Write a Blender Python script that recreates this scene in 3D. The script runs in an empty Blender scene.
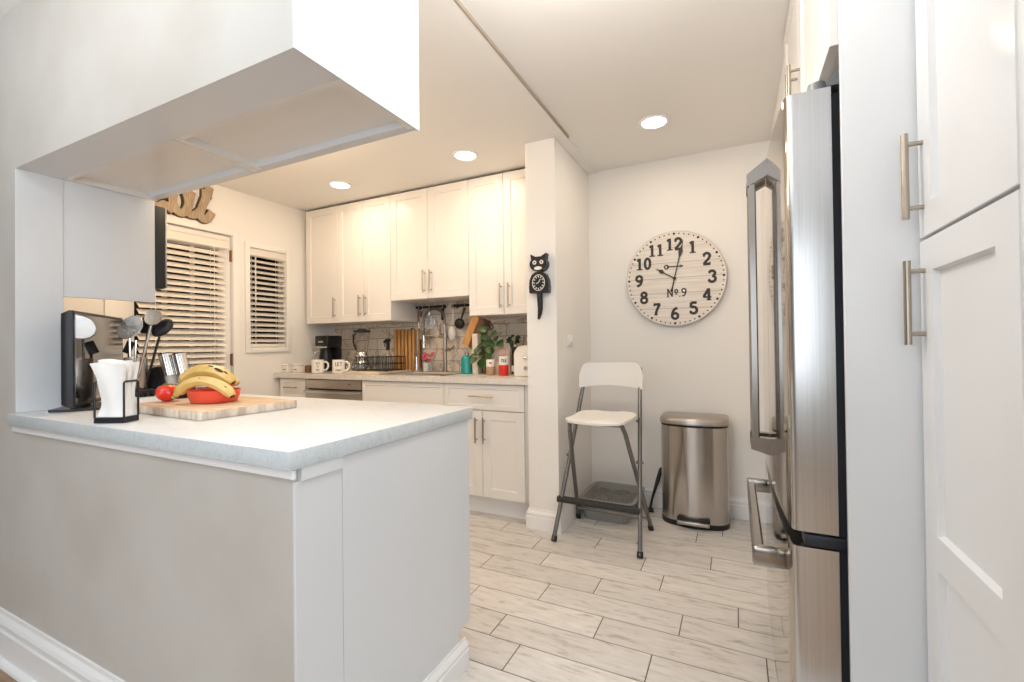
import bpy, bmesh, math, random
from mathutils import Vector, Matrix
random.seed(7)
SC = bpy.context.scene
COL = SC.collection
PI = math.pi

# ------------------------------------------------------------------ camera
F_PX = 456.66
YAW, PITCH, ROLL = 0.45559478, 0.00843868, -0.01225187
CAM_H = 1.15
def cam_axes():
    cy, sy = math.cos(YAW), math.sin(YAW)
    f = Vector((-sy, cy, 0)); r = Vector((cy, sy, 0)); u = Vector((0, 0, 1))
    f2 = f*math.cos(PITCH) + u*math.sin(PITCH)
    u2 = u*math.cos(PITCH) - f*math.sin(PITCH)
    r3 = r*math.cos(ROLL) + u2*math.sin(ROLL)
    u3 = u2*math.cos(ROLL) - r*math.sin(ROLL)
    return r3, u3, f2
cam_d = bpy.data.cameras.new('camera'); cam = bpy.data.objects.new('camera', cam_d); COL.objects.link(cam)
r_, u_, f_ = cam_axes()
m = Matrix((r_, u_, -f_)).transposed().to_4x4(); m.translation = Vector((0, 0, CAM_H))
cam.matrix_world = m
cam_d.sensor_fit = 'HORIZONTAL'; cam_d.sensor_width = 36.0; cam_d.lens = F_PX/1024*36
cam_d.clip_start = 0.02
SC.camera = cam

# ------------------------------------------------------------------ world, lights, exposure
W = bpy.data.worlds.new('world'); SC.world = W; W.use_nodes = True
bg = W.node_tree.nodes['Background']
bg.inputs['Color'].default_value = (0.86, 0.93, 1.0, 1); bg.inputs['Strength'].default_value = 1.2
SC.view_settings.view_transform = 'Standard'; SC.view_settings.look = 'None'
SC.view_settings.exposure = -0.13; SC.view_settings.gamma = 1.0; SC.view_settings.use_curve_mapping = False
def area(name, loc, rot, sx, sy, energy, color):
    l = bpy.data.lights.new(name, 'AREA'); l.shape = 'RECTANGLE'; l.size = sx; l.size_y = sy
    l.energy = energy; l.color = color
    o = bpy.data.objects.new(name, l); COL.objects.link(o); o.location = loc; o.rotation_euler = rot
    return o
# daylight through the dining room window behind the camera; the others are added fill
area('dining_window_light', (-1.0, -3.05, 1.45), (math.radians(90), 0, 0), 2.6, 1.5, 24, (0.86, 0.93, 1.0))
area('side_fill_light', (1.46, -1.1, 1.45), (0, math.radians(90), 0), 1.5, 1.7, 40, (0.82, 0.91, 1.0))  # added cool fill from the right for the white end panels
area('bounce_fill_light', (-1.45, -0.6, 1.68), (math.radians(180), 0, 0), 0.35, 0.35, 42, (0.92, 0.96, 1.0))  # unseen fill added to brighten the ceiling and header by bounce
def point_fill(name, loc, energy, color):
    l = bpy.data.lights.new(name, 'POINT'); l.energy = energy; l.color = color; l.shadow_soft_size = 0.1
    o = bpy.data.objects.new(name, l); COL.objects.link(o); o.location = loc
point_fill('hall_fill_light', (-0.40, 1.08, 2.16), 21, (1.0, 0.95, 0.89))  # added point fill without a fixture, brightens the hall wall and ceiling
point_fill('kitchen_fill_light', (-2.4, 1.45, 2.22), 28, (1.0, 0.73, 0.47))  # added warm fill without a fixture, lifts the kitchen ceiling and cabinets
DOWN_E = 3.6
DOWN_C = (1.0, 0.81, 0.60)

# ------------------------------------------------------------------ materials
def _new(name):
    m = bpy.data.materials.new(name); m.use_nodes = True
    nt = m.node_tree; b = nt.nodes['Principled BSDF']
    return m, nt, b
def mat(name, col, rough=0.5, metal=0.0, emit=None, estr=0, trans=0.0, ior=1.45, coat=0.0, bump=0.0, bscale=60, spec=None):
    m, nt, b = _new(name)
    b.inputs['Base Color'].default_value = (*col, 1); b.inputs['Roughness'].default_value = rough
    b.inputs['Metallic'].default_value = metal; b.inputs['IOR'].default_value = ior
    b.inputs['Transmission Weight'].default_value = trans; b.inputs['Coat Weight'].default_value = coat
    if spec is not None: b.inputs['Specular IOR Level'].default_value = spec
    if emit: b.inputs['Emission Color'].default_value = (*emit, 1); b.inputs['Emission Strength'].default_value = estr
    if bump:
        tc = nt.nodes.new('ShaderNodeTexCoord'); n = nt.nodes.new('ShaderNodeTexNoise'); n.inputs['Scale'].default_value = bscale
        bp = nt.nodes.new('ShaderNodeBump'); bp.inputs['Strength'].default_value = bump; bp.inputs['Distance'].default_value = 0.002
        nt.links.new(tc.outputs['Object'], n.inputs['Vector']); nt.links.new(n.outputs['Fac'], bp.inputs['Height']); nt.links.new(bp.outputs['Normal'], b.inputs['Normal'])
    return m
def noise_mat(name, c1, c2, scale=(1, 1, 1), nscale=5, detail=6, lo=0.35, hi=0.65, rough=0.5, metal=0.0, dist=0.0, bump=0.0, rough2=None):
    m, nt, b = _new(name)
    N = nt.nodes.new; L = nt.links.new
    tc = N('ShaderNodeTexCoord'); mp = N('ShaderNodeMapping'); mp.inputs['Scale'].default_value = scale
    n = N('ShaderNodeTexNoise'); n.inputs['Scale'].default_value = nscale; n.inputs['Detail'].default_value = detail; n.inputs['Distortion'].default_value = dist
    r = N('ShaderNodeValToRGB'); r.color_ramp.elements[0].position = lo; r.color_ramp.elements[1].position = hi
    r.color_ramp.elements[0].color = (*c1, 1); r.color_ramp.elements[1].color = (*c2, 1)
    L(tc.outputs['Object'], mp.inputs['Vector']); L(mp.outputs['Vector'], n.inputs['Vector']); L(n.outputs['Fac'], r.inputs['Fac']); L(r.outputs['Color'], b.inputs['Base Color'])
    b.inputs['Roughness'].default_value = rough; b.inputs['Metallic'].default_value = metal
    if rough2 is not None:
        mr = N('ShaderNodeMapRange'); mr.inputs['To Min'].default_value = rough; mr.inputs['To Max'].default_value = rough2
        L(n.outputs['Fac'], mr.inputs['Value']); L(mr.outputs['Result'], b.inputs['Roughness'])
    if bump:
        bp = N('ShaderNodeBump'); bp.inputs['Strength'].default_value = bump; bp.inputs['Distance'].default_value = 0.002
        L(n.outputs['Fac'], bp.inputs['Height']); L(bp.outputs['Normal'], b.inputs['Normal'])
    return m
def marble(name, base, vein, scale=4, rough=0.3, width=0.04, amount=0.6):
    m, nt, b = _new(name); N = nt.nodes.new; L = nt.links.new
    tc = N('ShaderNodeTexCoord'); n = N('ShaderNodeTexNoise'); n.inputs['Scale'].default_value = scale; n.inputs['Detail'].default_value = 8; n.inputs['Distortion'].default_value = 1.2
    s = N('ShaderNodeMath'); s.operation = 'SUBTRACT'; s.inputs[1].default_value = 0.5
    a = N('ShaderNodeMath'); a.operation = 'ABSOLUTE'
    mr = N('ShaderNodeMapRange'); mr.inputs['From Min'].default_value = 0; mr.inputs['From Max'].default_value = width
    mr.inputs['To Min'].default_value = amount; mr.inputs['To Max'].default_value = 0
    n2 = N('ShaderNodeTexNoise'); n2.inputs['Scale'].default_value = scale*0.7; n2.inputs['Detail'].default_value = 3
    mu = N('ShaderNodeMath'); mu.operation = 'MULTIPLY'
    mx = N('ShaderNodeMix'); mx.data_type = 'RGBA'
    mx.inputs[6].default_value = (*base, 1); mx.inputs[7].default_value = (*vein, 1)
    L(tc.outputs['Object'], n.inputs['Vector']); L(tc.outputs['Object'], n2.inputs['Vector'])
    L(n.outputs['Fac'], s.inputs[0]); L(s.outputs[0], a.inputs[0]); L(a.outputs[0], mr.inputs['Value'])
    L(mr.outputs['Result'], mu.inputs[0]); L(n2.outputs['Fac'], mu.inputs[1]); L(mu.outputs[0], mx.inputs[0])
    L(mx.outputs[2], b.inputs['Base Color']); b.inputs['Roughness'].default_value = rough
    return m
def tile_mat(name):
    m, nt, b = _new(name); N = nt.nodes.new; L = nt.links.new
    at = N('ShaderNodeAttribute'); at.attribute_name = 'tone'
    tc = N('ShaderNodeTexCoord'); mp = N('ShaderNodeMapping'); mp.inputs['Scale'].default_value = (5.0, 24, 1)
    ad = N('ShaderNodeVectorMath'); ad.operation = 'MULTIPLY_ADD'; ad.inputs[1].default_value = (37, 61, 13)
    n = N('ShaderNodeTexNoise'); n.inputs['Scale'].default_value = 1.6; n.inputs['Detail'].default_value = 9; n.inputs['Roughness'].default_value = 0.65; n.inputs['Distortion'].default_value = 0.6
    r = N('ShaderNodeValToRGB'); e = r.color_ramp.elements
    e[0].position = 0.30; e[0].color = (0.40, 0.37, 0.34, 1); e[1].position = 0.66; e[1].color = (0.76, 0.735, 0.705, 1)
    e2 = r.color_ramp.elements.new(0.44); e2.color = (0.66, 0.63, 0.595, 1)
    L(tc.outputs['Object'], mp.inputs['Vector']); L(at.outputs['Color'], ad.inputs[0]); L(mp.outputs['Vector'], ad.inputs[2]); L(ad.outputs['Vector'], n.inputs['Vector'])
    L(n.outputs['Fac'], r.inputs['Fac'])
    hv = N('ShaderNodeHueSaturation'); mr = N('ShaderNodeMapRange'); mr.inputs['To Min'].default_value = 0.92; mr.inputs['To Max'].default_value = 1.07
    sp = N('ShaderNodeSeparateColor'); L(at.outputs['Color'], sp.inputs[0]); L(sp.outputs[0], mr.inputs['Value']); L(mr.outputs['Result'], hv.inputs['Value'])
    L(r.outputs['Color'], hv.inputs['Color']); L(hv.outputs['Color'], b.inputs['Base Color'])
    b.inputs['Roughness'].default_value = 0.42
    return m
def steel_mat(name, col=(0.62, 0.60, 0.57), rough=0.22, axis='z', bump=0.05, aniso=0.5):
    sc = {'z': (90, 90, 0.6), 'x': (0.6, 90, 90), 'y': (90, 0.6, 90)}[axis]
    m = noise_mat(name, tuple(c*0.9 for c in col), col, sc, 3, 3, 0.3, 0.7, rough, 1.0, bump=bump, rough2=rough+0.1)
    m.node_tree.nodes['Principled BSDF'].inputs['Anisotropic'].default_value = aniso
    return m
def brick_mat(name):
    m, nt, b = _new(name); N = nt.nodes.new; L = nt.links.new
    tc = N('ShaderNodeTexCoord'); mp = N('ShaderNodeMapping'); mp.inputs['Rotation'].default_value = (math.radians(-90), 0, 0)
    bk = N('ShaderNodeTexBrick'); bk.inputs['Scale'].default_value = 1.0
    bk.inputs['Brick Width'].default_value = 0.305; bk.inputs['Row Height'].default_value = 0.102; bk.inputs['Mortar Size'].default_value = 0.0028
    bk.inputs['Color1'].default_value = (0.88, 0.80, 0.70, 1); bk.inputs['Color2'].default_value = (0.76, 0.66, 0.55, 1); bk.inputs['Mortar'].default_value = (0.36, 0.31, 0.26, 1)
    n = N('ShaderNodeTexNoise'); n.inputs['Scale'].default_value = 5; n.inputs['Detail'].default_value = 6; n.inputs['Distortion'].default_value = 1.5
    s = N('ShaderNodeMath'); s.operation = 'SUBTRACT'; s.inputs[1].default_value = 0.5
    a = N('ShaderNodeMath'); a.operation = 'ABSOLUTE'
    mr = N('ShaderNodeMapRange'); mr.inputs['From Max'].default_value = 0.03; mr.inputs['To Min'].default_value = 0.75; mr.inputs['To Max'].default_value = 0
    mx = N('ShaderNodeMix'); mx.data_type = 'RGBA'; mx.inputs[7].default_value = (0.34, 0.26, 0.18, 1)
    L(tc.outputs['Object'], mp.inputs['Vector']); L(mp.outputs['Vector'], bk.inputs['Vector']); L(tc.outputs['Object'], n.inputs['Vector'])
    L(n.outputs['Fac'], s.inputs[0]); L(s.outputs[0], a.inputs[0]); L(a.outputs[0], mr.inputs['Value']); L(mr.outputs['Result'], mx.inputs[0])
    L(bk.outputs['Color'], mx.inputs[6]); L(mx.outputs[2], b.inputs['Base Color']); b.inputs['Roughness'].default_value = 0.25
    bp = N('ShaderNodeBump'); bp.invert = True; bp.inputs['Strength'].default_value = 0.4; bp.inputs['Distance'].default_value = 0.002
    L(bk.outputs['Fac'], bp.inputs['Height']); L(bp.outputs['Normal'], b.inputs['Normal'])
    return m

WALL = (0.855, 0.835, 0.805)
def brushed_round(name, col, rough, aniso):
    m = steel_mat(name, col, rough, 'z', 0.03, aniso); nt = m.node_tree
    tg = nt.nodes.new('ShaderNodeTangent'); tg.direction_type = 'RADIAL'; tg.axis = 'Z'
    b = nt.nodes['Principled BSDF']; nt.links.new(tg.outputs['Tangent'], b.inputs['Tangent'])
    b.inputs['Anisotropic Rotation'].default_value = 0.25
    return m
M = dict(
    wall=mat('wall_paint', WALL, 0.6, bump=0.12, bscale=140),
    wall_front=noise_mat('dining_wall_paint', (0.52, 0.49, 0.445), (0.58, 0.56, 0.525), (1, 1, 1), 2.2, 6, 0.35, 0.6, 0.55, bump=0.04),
    ceiling=mat('ceiling_paint', (0.87, 0.855, 0.835), 0.7, bump=0.08, bscale=120),
    cab=mat('cabinet_white', (0.79, 0.765, 0.73), 0.34),
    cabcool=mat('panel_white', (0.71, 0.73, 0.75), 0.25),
    trim=mat('trim_white', (0.86, 0.86, 0.86), 0.35),
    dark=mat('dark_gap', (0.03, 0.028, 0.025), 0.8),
    black=mat('black_plastic', (0.012, 0.012, 0.014), 0.3),
    blackm=mat('black_matte', (0.02, 0.02, 0.02), 0.55),
    tv=mat('tv_screen', (0.02, 0.02, 0.022), 0.04, spec=1.0, coat=1.0, ior=2.2),
    nickel=mat('brushed_nickel', (0.42, 0.37, 0.31), 0.28, 1.0),
    chrome=mat('chrome', (0.75, 0.74, 0.72), 0.12, 1.0),
    steel=steel_mat('stainless_steel', (0.62, 0.615, 0.61), 0.2),
    steelc=brushed_round('stainless_can', (0.55, 0.52, 0.49), 0.16, 0.85),
    steelfront=mat('stainless_door_front', (0.50, 0.46, 0.41), 0.07, 1.0), steelhandle=mat('handle_steel', (0.36, 0.34, 0.32), 0.2, 1.0),
    steelh=steel_mat('stainless_horizontal', (0.52, 0.47, 0.42), 0.25, 'x'),
    tile=tile_mat('floor_tile'), grout=mat('floor_grout', (0.13, 0.105, 0.085), 0.9),
    woodfloor=noise_mat('dining_wood_floor', (0.24, 0.15, 0.09), (0.40, 0.27, 0.17), (1, 14, 1), 3, 6, rough=0.35),
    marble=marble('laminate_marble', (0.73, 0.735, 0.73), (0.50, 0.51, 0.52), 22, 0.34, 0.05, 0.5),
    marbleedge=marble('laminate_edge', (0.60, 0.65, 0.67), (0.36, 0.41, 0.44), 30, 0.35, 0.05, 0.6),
    worktop=marble('worktop_stone', (0.72, 0.68, 0.63), (0.45, 0.41, 0.37), 12, 0.3, 0.05, 0.5),
    brick=brick_mat('marble_subway_tile'),
    blind=mat('blind_slat', (0.80, 0.755, 0.69), 0.45), glassdark=mat('night_glass', (0.006, 0.006, 0.008), 0.06),
    bronze=mat('hinge_bronze', (0.24, 0.13, 0.06), 0.4, 0.8),
    clockface=noise_mat('whitewashed_planks', (0.72, 0.66, 0.60), (0.83, 0.78, 0.72), (2, 30, 40), 2, 6, rough=0.6),
    clockline=mat('plank_groove', (0.45, 0.39, 0.33), 0.8), ink=mat('dark_ink', (0.045, 0.037, 0.033), 0.6), clockrim=mat('clock_edge', (0.55, 0.51, 0.47), 0.6),
    stoolwhite=mat('stool_white', (0.80, 0.78, 0.75), 0.38), stooltube=mat('stool_tube', (0.20, 0.195, 0.19), 0.32, 0.85),
    greyplastic=mat('grey_plastic', (0.30, 0.295, 0.28), 0.4), litter=noise_mat('litter_grain', (0.09, 0.09, 0.085), (0.30, 0.295, 0.28), (1, 1, 1), 130, 3, 0.35, 0.65, 0.9, bump=0.6),
    woodsign=noise_mat('sign_wood', (0.33, 0.245, 0.165), (0.46, 0.36, 0.25), (1, 20, 3), 4, 5, rough=0.7), signedge=mat('sign_edge', (0.09, 0.06, 0.04), 0.7),
    board=noise_mat('maple_board', (0.55, 0.36, 0.22), (0.74, 0.56, 0.39), (2, 22, 22), 2.5, 5, rough=0.45),
    boardedge=noise_mat('maple_end_grain', (0.47, 0.37, 0.29), (0.78, 0.68, 0.56), (14, 14, 3), 3, 4, rough=0.6),
    orangewood=noise_mat('orange_wood', (0.52, 0.24, 0.07), (0.72, 0.40, 0.15), (22, 22, 2), 2, 5, rough=0.45),
    darkwood=noise_mat('walnut_wood', (0.12, 0.05, 0.02), (0.22, 0.10, 0.045), (22, 22, 2), 2, 5, rough=0.45),
    palewood=noise_mat('pale_wood', (0.62, 0.50, 0.36), (0.74, 0.62, 0.48), (3, 22, 22), 2, 5, rough=0.5),
    banana=noise_mat('banana_skin', (0.70, 0.46, 0.13), (0.80, 0.58, 0.22), (1, 1, 1), 14, 4, 0.35, 0.6, 0.45),
    bananaspot=mat('banana_brown', (0.06, 0.035, 0.015), 0.6), bananagreen=mat('banana_stem_green', (0.30, 0.40, 0.13), 0.5),
    tomato=mat('tomato_red', (0.72, 0.03, 0.012), 0.15, coat=0.5), bowlred=mat('red_bowl_plastic', (0.85, 0.10, 0.055), 0.3),
    green=mat('leaf_green', (0.035, 0.09, 0.022), 0.35), green2=mat('leaf_dark', (0.02, 0.055, 0.018), 0.35), stem=mat('stem_green', (0.14, 0.22, 0.06), 0.5),
    pink=mat('petal_pink', (0.72, 0.10, 0.16), 0.5), palepink=mat('pale_pink', (0.78, 0.45, 0.40), 0.5),
    white=mat('glazed_white', (0.82, 0.79, 0.74), 0.2), paper=mat('paper_white', (0.86, 0.85, 0.83), 0.8), cream=mat('cream_card', (0.74, 0.66, 0.55), 0.6),
    teal=mat('teal_glass', (0.005, 0.30, 0.29), 0.12, coat=0.6), redlabel=mat('red_label', (0.62, 0.025, 0.015), 0.35), redtext=mat('red_text', (0.6, 0.05, 0.04), 0.5),
    tan=mat('tan_contents', (0.42, 0.29, 0.17), 0.6), glass=mat('clear_glass', (0.95, 0.95, 0.94), 0.03, trans=1.0, ior=1.3),
    acrylic=mat('clear_acrylic', (0.75, 0.74, 0.72), 0.1, trans=0.6), silverplastic=mat('silver_plastic', (0.55, 0.53, 0.50), 0.3, 0.6),
    silicone=mat('black_nylon', (0.012, 0.012, 0.013), 0.4), pinkgold=mat('plate_white', (0.78, 0.74, 0.69), 0.4),
    lamp=mat('lamp_lens', (1, 1, 1), 0.5, emit=(1.0, 0.93, 0.83), estr=9.0),
    bag=noise_mat('snack_bag', (0.76, 0.60, 0.50), (0.80, 0.68, 0.57), (1, 1, 1), 20, 3, rough=0.4),
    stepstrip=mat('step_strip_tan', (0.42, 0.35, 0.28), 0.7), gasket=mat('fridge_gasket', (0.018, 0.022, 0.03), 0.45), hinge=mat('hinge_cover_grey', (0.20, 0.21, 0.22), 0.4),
)

# ------------------------------------------------------------------ mesh helpers
class MB:
    def __init__(s): s.bm = bmesh.new(); s.mi = 0
    def face(s, vs, mi=None):
        try:
            f = s.bm.faces.new(vs); f.material_index = s.mi if mi is None else mi; return f
        except ValueError: return None
    def box(s, x0, x1, y0, y1, z0, z1, bev=0.0, seg=2, mi=None):
        v = [s.bm.verts.new((x, y, z)) for z in (z0, z1) for y in (y0, y1) for x in (x0, x1)]
        fs = [s.face([v[i] for i in q], mi) for q in ((0, 2, 3, 1), (4, 5, 7, 6), (0, 1, 5, 4), (2, 6, 7, 3), (0, 4, 6, 2), (1, 3, 7, 5))]
        if bev > 0:
            es = list({e for f in fs for e in f.edges})
            r = bmesh.ops.bevel(s.bm, geom=es, offset=bev, segments=seg, affect='EDGES', profile=0.5)
            for f in r['faces']: f.material_index = s.mi if mi is None else mi
        return s
    def loft(s, rings, cap0=True, cap1=True, closed=True):
        R = [[s.bm.verts.new(p) for p in ring] for ring in rings]
        n = len(R[0])
        for a, b in zip(R, R[1:]):
            for i in range(n if closed else n-1):
                s.face([a[i], a[(i+1) % n], b[(i+1) % n], b[i]])
        if cap0: s.face(list(reversed(R[0])))
        if cap1: s.face(R[-1])
        return s
    def cyl(s, p0, p1, r0, r1=None, n=20, cap=True):
        p0, p1 = Vector(p0), Vector(p1); r1 = r0 if r1 is None else r1
        d = (p1-p0).normalized(); a = d.orthogonal().normalized(); b = d.cross(a)
        rg = [[p + r*(a*math.cos(2*PI*i/n) + b*math.sin(2*PI*i/n)) for i in range(n)] for p, r in ((p0, r0), (p1, r1))]
        return s.loft(rg, cap, cap)
    def tube(s, pts, r, n=10, closed=False, flat=None):
        pts = [Vector(p) for p in pts]; rs = r if isinstance(r, (list, tuple)) else [r]*len(pts)
        rings = []; nrm = None; N = len(pts)
        for i, p in enumerate(pts):
            if closed: d = (pts[(i+1) % N]-pts[i-1]).normalized()
            else: d = (pts[min(i+1, N-1)]-pts[max(i-1, 0)]).normalized()
            if nrm is None: nrm = Vector(flat) if flat else d.orthogonal()
            nrm = (nrm - d*nrm.dot(d)).normalized(); b = d.cross(nrm)
            rings.append([p + rs[i]*(nrm*math.cos(2*PI*k/n) + b*math.sin(2*PI*k/n)) for k in range(n)])
        if closed: rings.append(rings[0]); return s.loft(rings, False, False)
        return s.loft(rings)
    def lathe(s, prof, c=(0, 0, 0), n=28, cap0=True, cap1=True):
        c = Vector(c)
        return s.loft([[c + Vector((r*math.cos(2*PI*i/n), r*math.sin(2*PI*i/n), z)) for i in range(n)] for r, z in prof], cap0, cap1)
    def prism(s, poly, vec):
        vec = Vector(vec); a = [Vector(p) for p in poly]
        return s.loft([a, [p+vec for p in a]])
    def ell(s, c, rx, ry, rz, nu=18, nv=10):
        prof = []
        c = Vector(c); rings = []
        for j in range(1, nv):
            t = -PI/2 + PI*j/nv
            rings.append([c + Vector((rx*math.cos(t)*math.cos(2*PI*i/nu), ry*math.cos(t)*math.sin(2*PI*i/nu), rz*math.sin(t))) for i in range(nu)])
        return s.loft(rings)
    def shaker(s, o, u, v, n, w, h, t=0.02, rail=0.058, rec=0.007, ch=0.0015, midrails=()):
        """framed door: o lower corner on the back plane, u right, v up, n outwards"""
        o, u, v, n = Vector(o), Vector(u), Vector(v), Vector(n)
        P = lambda a, b, d: s.bm.verts.new(o + u*a + v*b + n*d)
        R = lambda i, d: [P(i, i, d), P(w-i, i, d), P(w-i, h-i, d), P(i, h-i, d)]
        def band(A, B):
            for i in range(4): s.face([A[i], A[(i+1) % 4], B[(i+1) % 4], B[i]])
        a, b, c = R(0, 0), R(0, t-ch), R(ch, t)
        band(a, b); band(b, c); s.face(list(reversed(a)))
        # the frame with one or several recessed panels
        ys = [rail] + [q for mr in midrails for q in (mr-rail/2, mr+rail/2)] + [h-rail]
        lev = [ch] + ys + [h-ch]
        L = [[P(ch if k else ch, y, t) for k in (0,)] + [P(rail, y, t), P(w-rail, y, t), P(w-ch, y, t)] for y in lev]
        for i in range(len(lev)-1):
            panel = (i % 2 == 1)
            for k in (0, 1, 2):
                if panel and k == 1: continue
                s.face([L[i][k], L[i][k+1], L[i+1][k+1], L[i+1][k]])
            if panel:
                y0, y1 = lev[i], lev[i+1]; e = 0.005
                A = [L[i][1], L[i][2], L[i+1][2], L[i+1][1]]
                B = [P(rail+e, y0+e, t-rec), P(w-rail-e, y0+e, t-rec), P(w-rail-e, y1-e, t-rec), P(rail+e, y1-e, t-rec)]
                band(A, B); s.face(B)
        return s
    def ribbon(s, strokes, wd, fr, depth):
        """flat strokes (lists of 2-D points) extruded; fr(x, y, d) gives the 3-D point"""
        base_depth = depth
        for si, st in enumerate(strokes):
            w = wd; depth = base_depth*(1+.02*si)+.00012*si
            if isinstance(st, tuple): st, w = st
            pts = [Vector(p) for p in st]; N = len(pts); A = []; B = []
            for i, p in enumerate(pts):
                d = (pts[min(i+1, N-1)]-pts[max(i-1, 0)]); d.normalize(); q = Vector((-d.y, d.x))*(w/2)
                A.append(p+q); B.append(p-q)
            rings = [[Vector(fr(a.x, a.y, 0)), Vector(fr(b.x, b.y, 0)), Vector(fr(b.x, b.y, depth)), Vector(fr(a.x, a.y, depth))] for a, b in zip(A, B)]
            s.loft(rings)
        return s
    def xf(s, m): bmesh.ops.transform(s.bm, matrix=m, verts=s.bm.verts); return s
def obj(name, mb, m, parent=None, smooth=40):
    """links the mesh in world coordinates, shifted to the thing it belongs to"""
    bm = mb.bm
    bmesh.ops.remove_doubles(bm, verts=bm.verts, dist=1e-6)
    bmesh.ops.recalc_face_normals(bm, faces=bm.faces)
    off = Vector((0, 0, 0)); p = parent
    while p is not None: off += p.location; p = p.parent
    if off.length: bmesh.ops.translate(bm, verts=bm.verts, vec=-off)
    me = bpy.data.meshes.new(name); bm.to_mesh(me); bm.free()
    for x in (m if isinstance(m, (list, tuple)) else [m]): me.materials.append(M[x] if isinstance(x, str) else x)
    if smooth:
        me.polygons.foreach_set('use_smooth', [True]*len(me.polygons)); me.set_sharp_from_angle(angle=math.radians(smooth))
    o = bpy.data.objects.new(name, me); COL.objects.link(o)
    if parent: o.parent = parent
    return o
def tag(o, label, cat, group=None):
    o['label'] = label; o['category'] = cat
    if group: o['group'] = group
    return o
def thing(name, label, cat, loc, group=None):
    o = bpy.data.objects.new(name, None); COL.objects.link(o); o.location = loc; o.empty_display_size = 0.05
    return tag(o, label, cat, group)
def struct(name, mb, m, parent=None, smooth=0):
    o = obj(name, mb, m, parent, smooth)
    if parent is None: o['kind'] = 'structure'
    return o
def rot(axis, deg, c=(0, 0, 0)):
    c = Vector(c); return Matrix.Translation(c) @ Matrix.Rotation(math.radians(deg), 4, axis) @ Matrix.Translation(-c)
X, Y, Z = Vector((1, 0, 0)), Vector((0, 1, 0)), Vector((0, 0, 1))
def bar_handle(mb, p0, p1, out, r=0.006, st=0.03, inset=0.022):
    """bar pull whose bar runs p0 to p1, with two posts going back along -out"""
    p0, p1, out = Vector(p0), Vector(p1), Vector(out); d = (p1-p0).normalized()
    mb.cyl(p0, p1, r, n=14)
    for q in (p0+d*inset, p1-d*inset): mb.cyl(q, q-out*st, r*0.75, n=10)
    return mb
def arc(cx, cy, rx, ry, a0, a1, n=14):
    return [(cx+rx*math.cos(math.radians(a0+(a1-a0)*i/n)), cy+ry*math.sin(math.radians(a0+(a1-a0)*i/n))) for i in range(n+1)]
GL = {
 '1': ([[(.30, 0), (.30, 1)], [(.30, .93), (.10, .80)], ([(.08, .05), (.52, .05)], .10)], .6),
 '2': ([arc(.30, .72, .22, .23, 165, -20, 14)+[(.40, .45), (.09, .10)], [(.05, .07), (.56, .07)], ([(.535, .02), (.535, .24)], .08), ([(.07, .68), (.16, .80)], .16)], .62),
 '3': ([arc(.28, .73, .21, .21, 160, -85, 14), arc(.28, .28, .24, .23, 90, -165, 16), ([(.06, .75), (.14, .84)], .14), ([(.04, .18), (.12, .28)], .14)], .6),
 '4': ([[(.42, .02), (.42, .98)], [(.40, .93), (.05, .30)], ([(.02, .28), (.60, .28)], .13), ([(.26, .05), (.58, .05)], .10)], .64),
 '5': ([[(.12, .93), (.52, .93)], [(.13, .95), (.11, .52)], arc(.29, .32, .24, .27, 130, -160, 18), ([(.04, .18), (.12, .28)], .14), ([(.50, .86), (.50, 1.0)], .08)], .6),
 '6': ([arc(.30, .28, .22, .23, 0, 360, 22), [(.08, .30), (.11, .55), (.20, .76), (.34, .90), (.46, .95)], ([(.40, .84), (.48, .92)], .14)], .6),
 '7': ([[(.06, .93), (.56, .93)], [(.52, .93), (.36, .60), (.25, .30), (.21, 0)], ([(.085, .76), (.085, 1.0)], .09), ([(.08, .05), (.36, .05)], .10)], .62),
 '8': ([arc(.30, .74, .19, .19, 0, 360, 20), arc(.30, .27, .23, .23, 0, 360, 22)], .6),
 '9': ([arc(.30, .70, .22, .23, 0, 360, 22), [(.52, .68), (.49, .44), (.40, .22), (.26, .10), (.14, .05)], ([(.12, .08), (.20, .16)], .14)], .6),
 '0': ([arc(.30, .5, .20, .43, 0, 360, 26)], .6),
 'N': ([[(.14, .02), (.14, .96)], [(.14, .94), (.62, .06)], [(.62, .04), (.62, .98)], ([(.0, .03), (.28, .03)], .06), ([(.48, .96), (.76, .96)], .06), ([(.0, .96), (.18, .96)], .06)], .82),
 'o': ([arc(.20, .66, .15, .20, 0, 360, 18), ([(.07, .30), (.33, .30)], .06)], .44),
 '.': ([([(.05, .05), (.17, .05)], .12)], .22),
 'E': ([[(.1, 0), (.1, 1)], [(.05, .95), (.5, .95)], [(.05, .5), (.42, .5)], [(.05, .05), (.5, .05)]], .6),
 'T': ([[(.3, 0), (.3, 1)], [(.02, .95), (.58, .95)]], .64),
 'A': ([[(.02, 0), (.28, 1)], [(.28, 1), (.54, 0)], [(.12, .35), (.44, .35)]], .6),
 'I': ([[(.1, 0), (.1, 1)]], .25), 'L': ([[(.1, 0), (.1, 1)], [(.05, .05), (.45, .05)]], .5),
 'S': ([arc(.27, .74, .2, .2, 40, 270, 10)+arc(.27, .27, .22, .24, 90, -150, 12)], .58),
 'F': ([[(.1, 0), (.1, 1)], [(.05, .95), (.5, .95)], [(.05, .5), (.42, .5)]], .55),
 'Y': ([[(.28, 0), (.28, .5)], [(.28, .5), (.02, 1)], [(.28, .5), (.54, 1)]], .58),
 'M': ([[(.08, 0), (.08, 1)], [(.08, 1), (.35, .3)], [(.35, .3), (.62, 1)], [(.62, 1), (.62, 0)]], .72),
}
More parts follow.
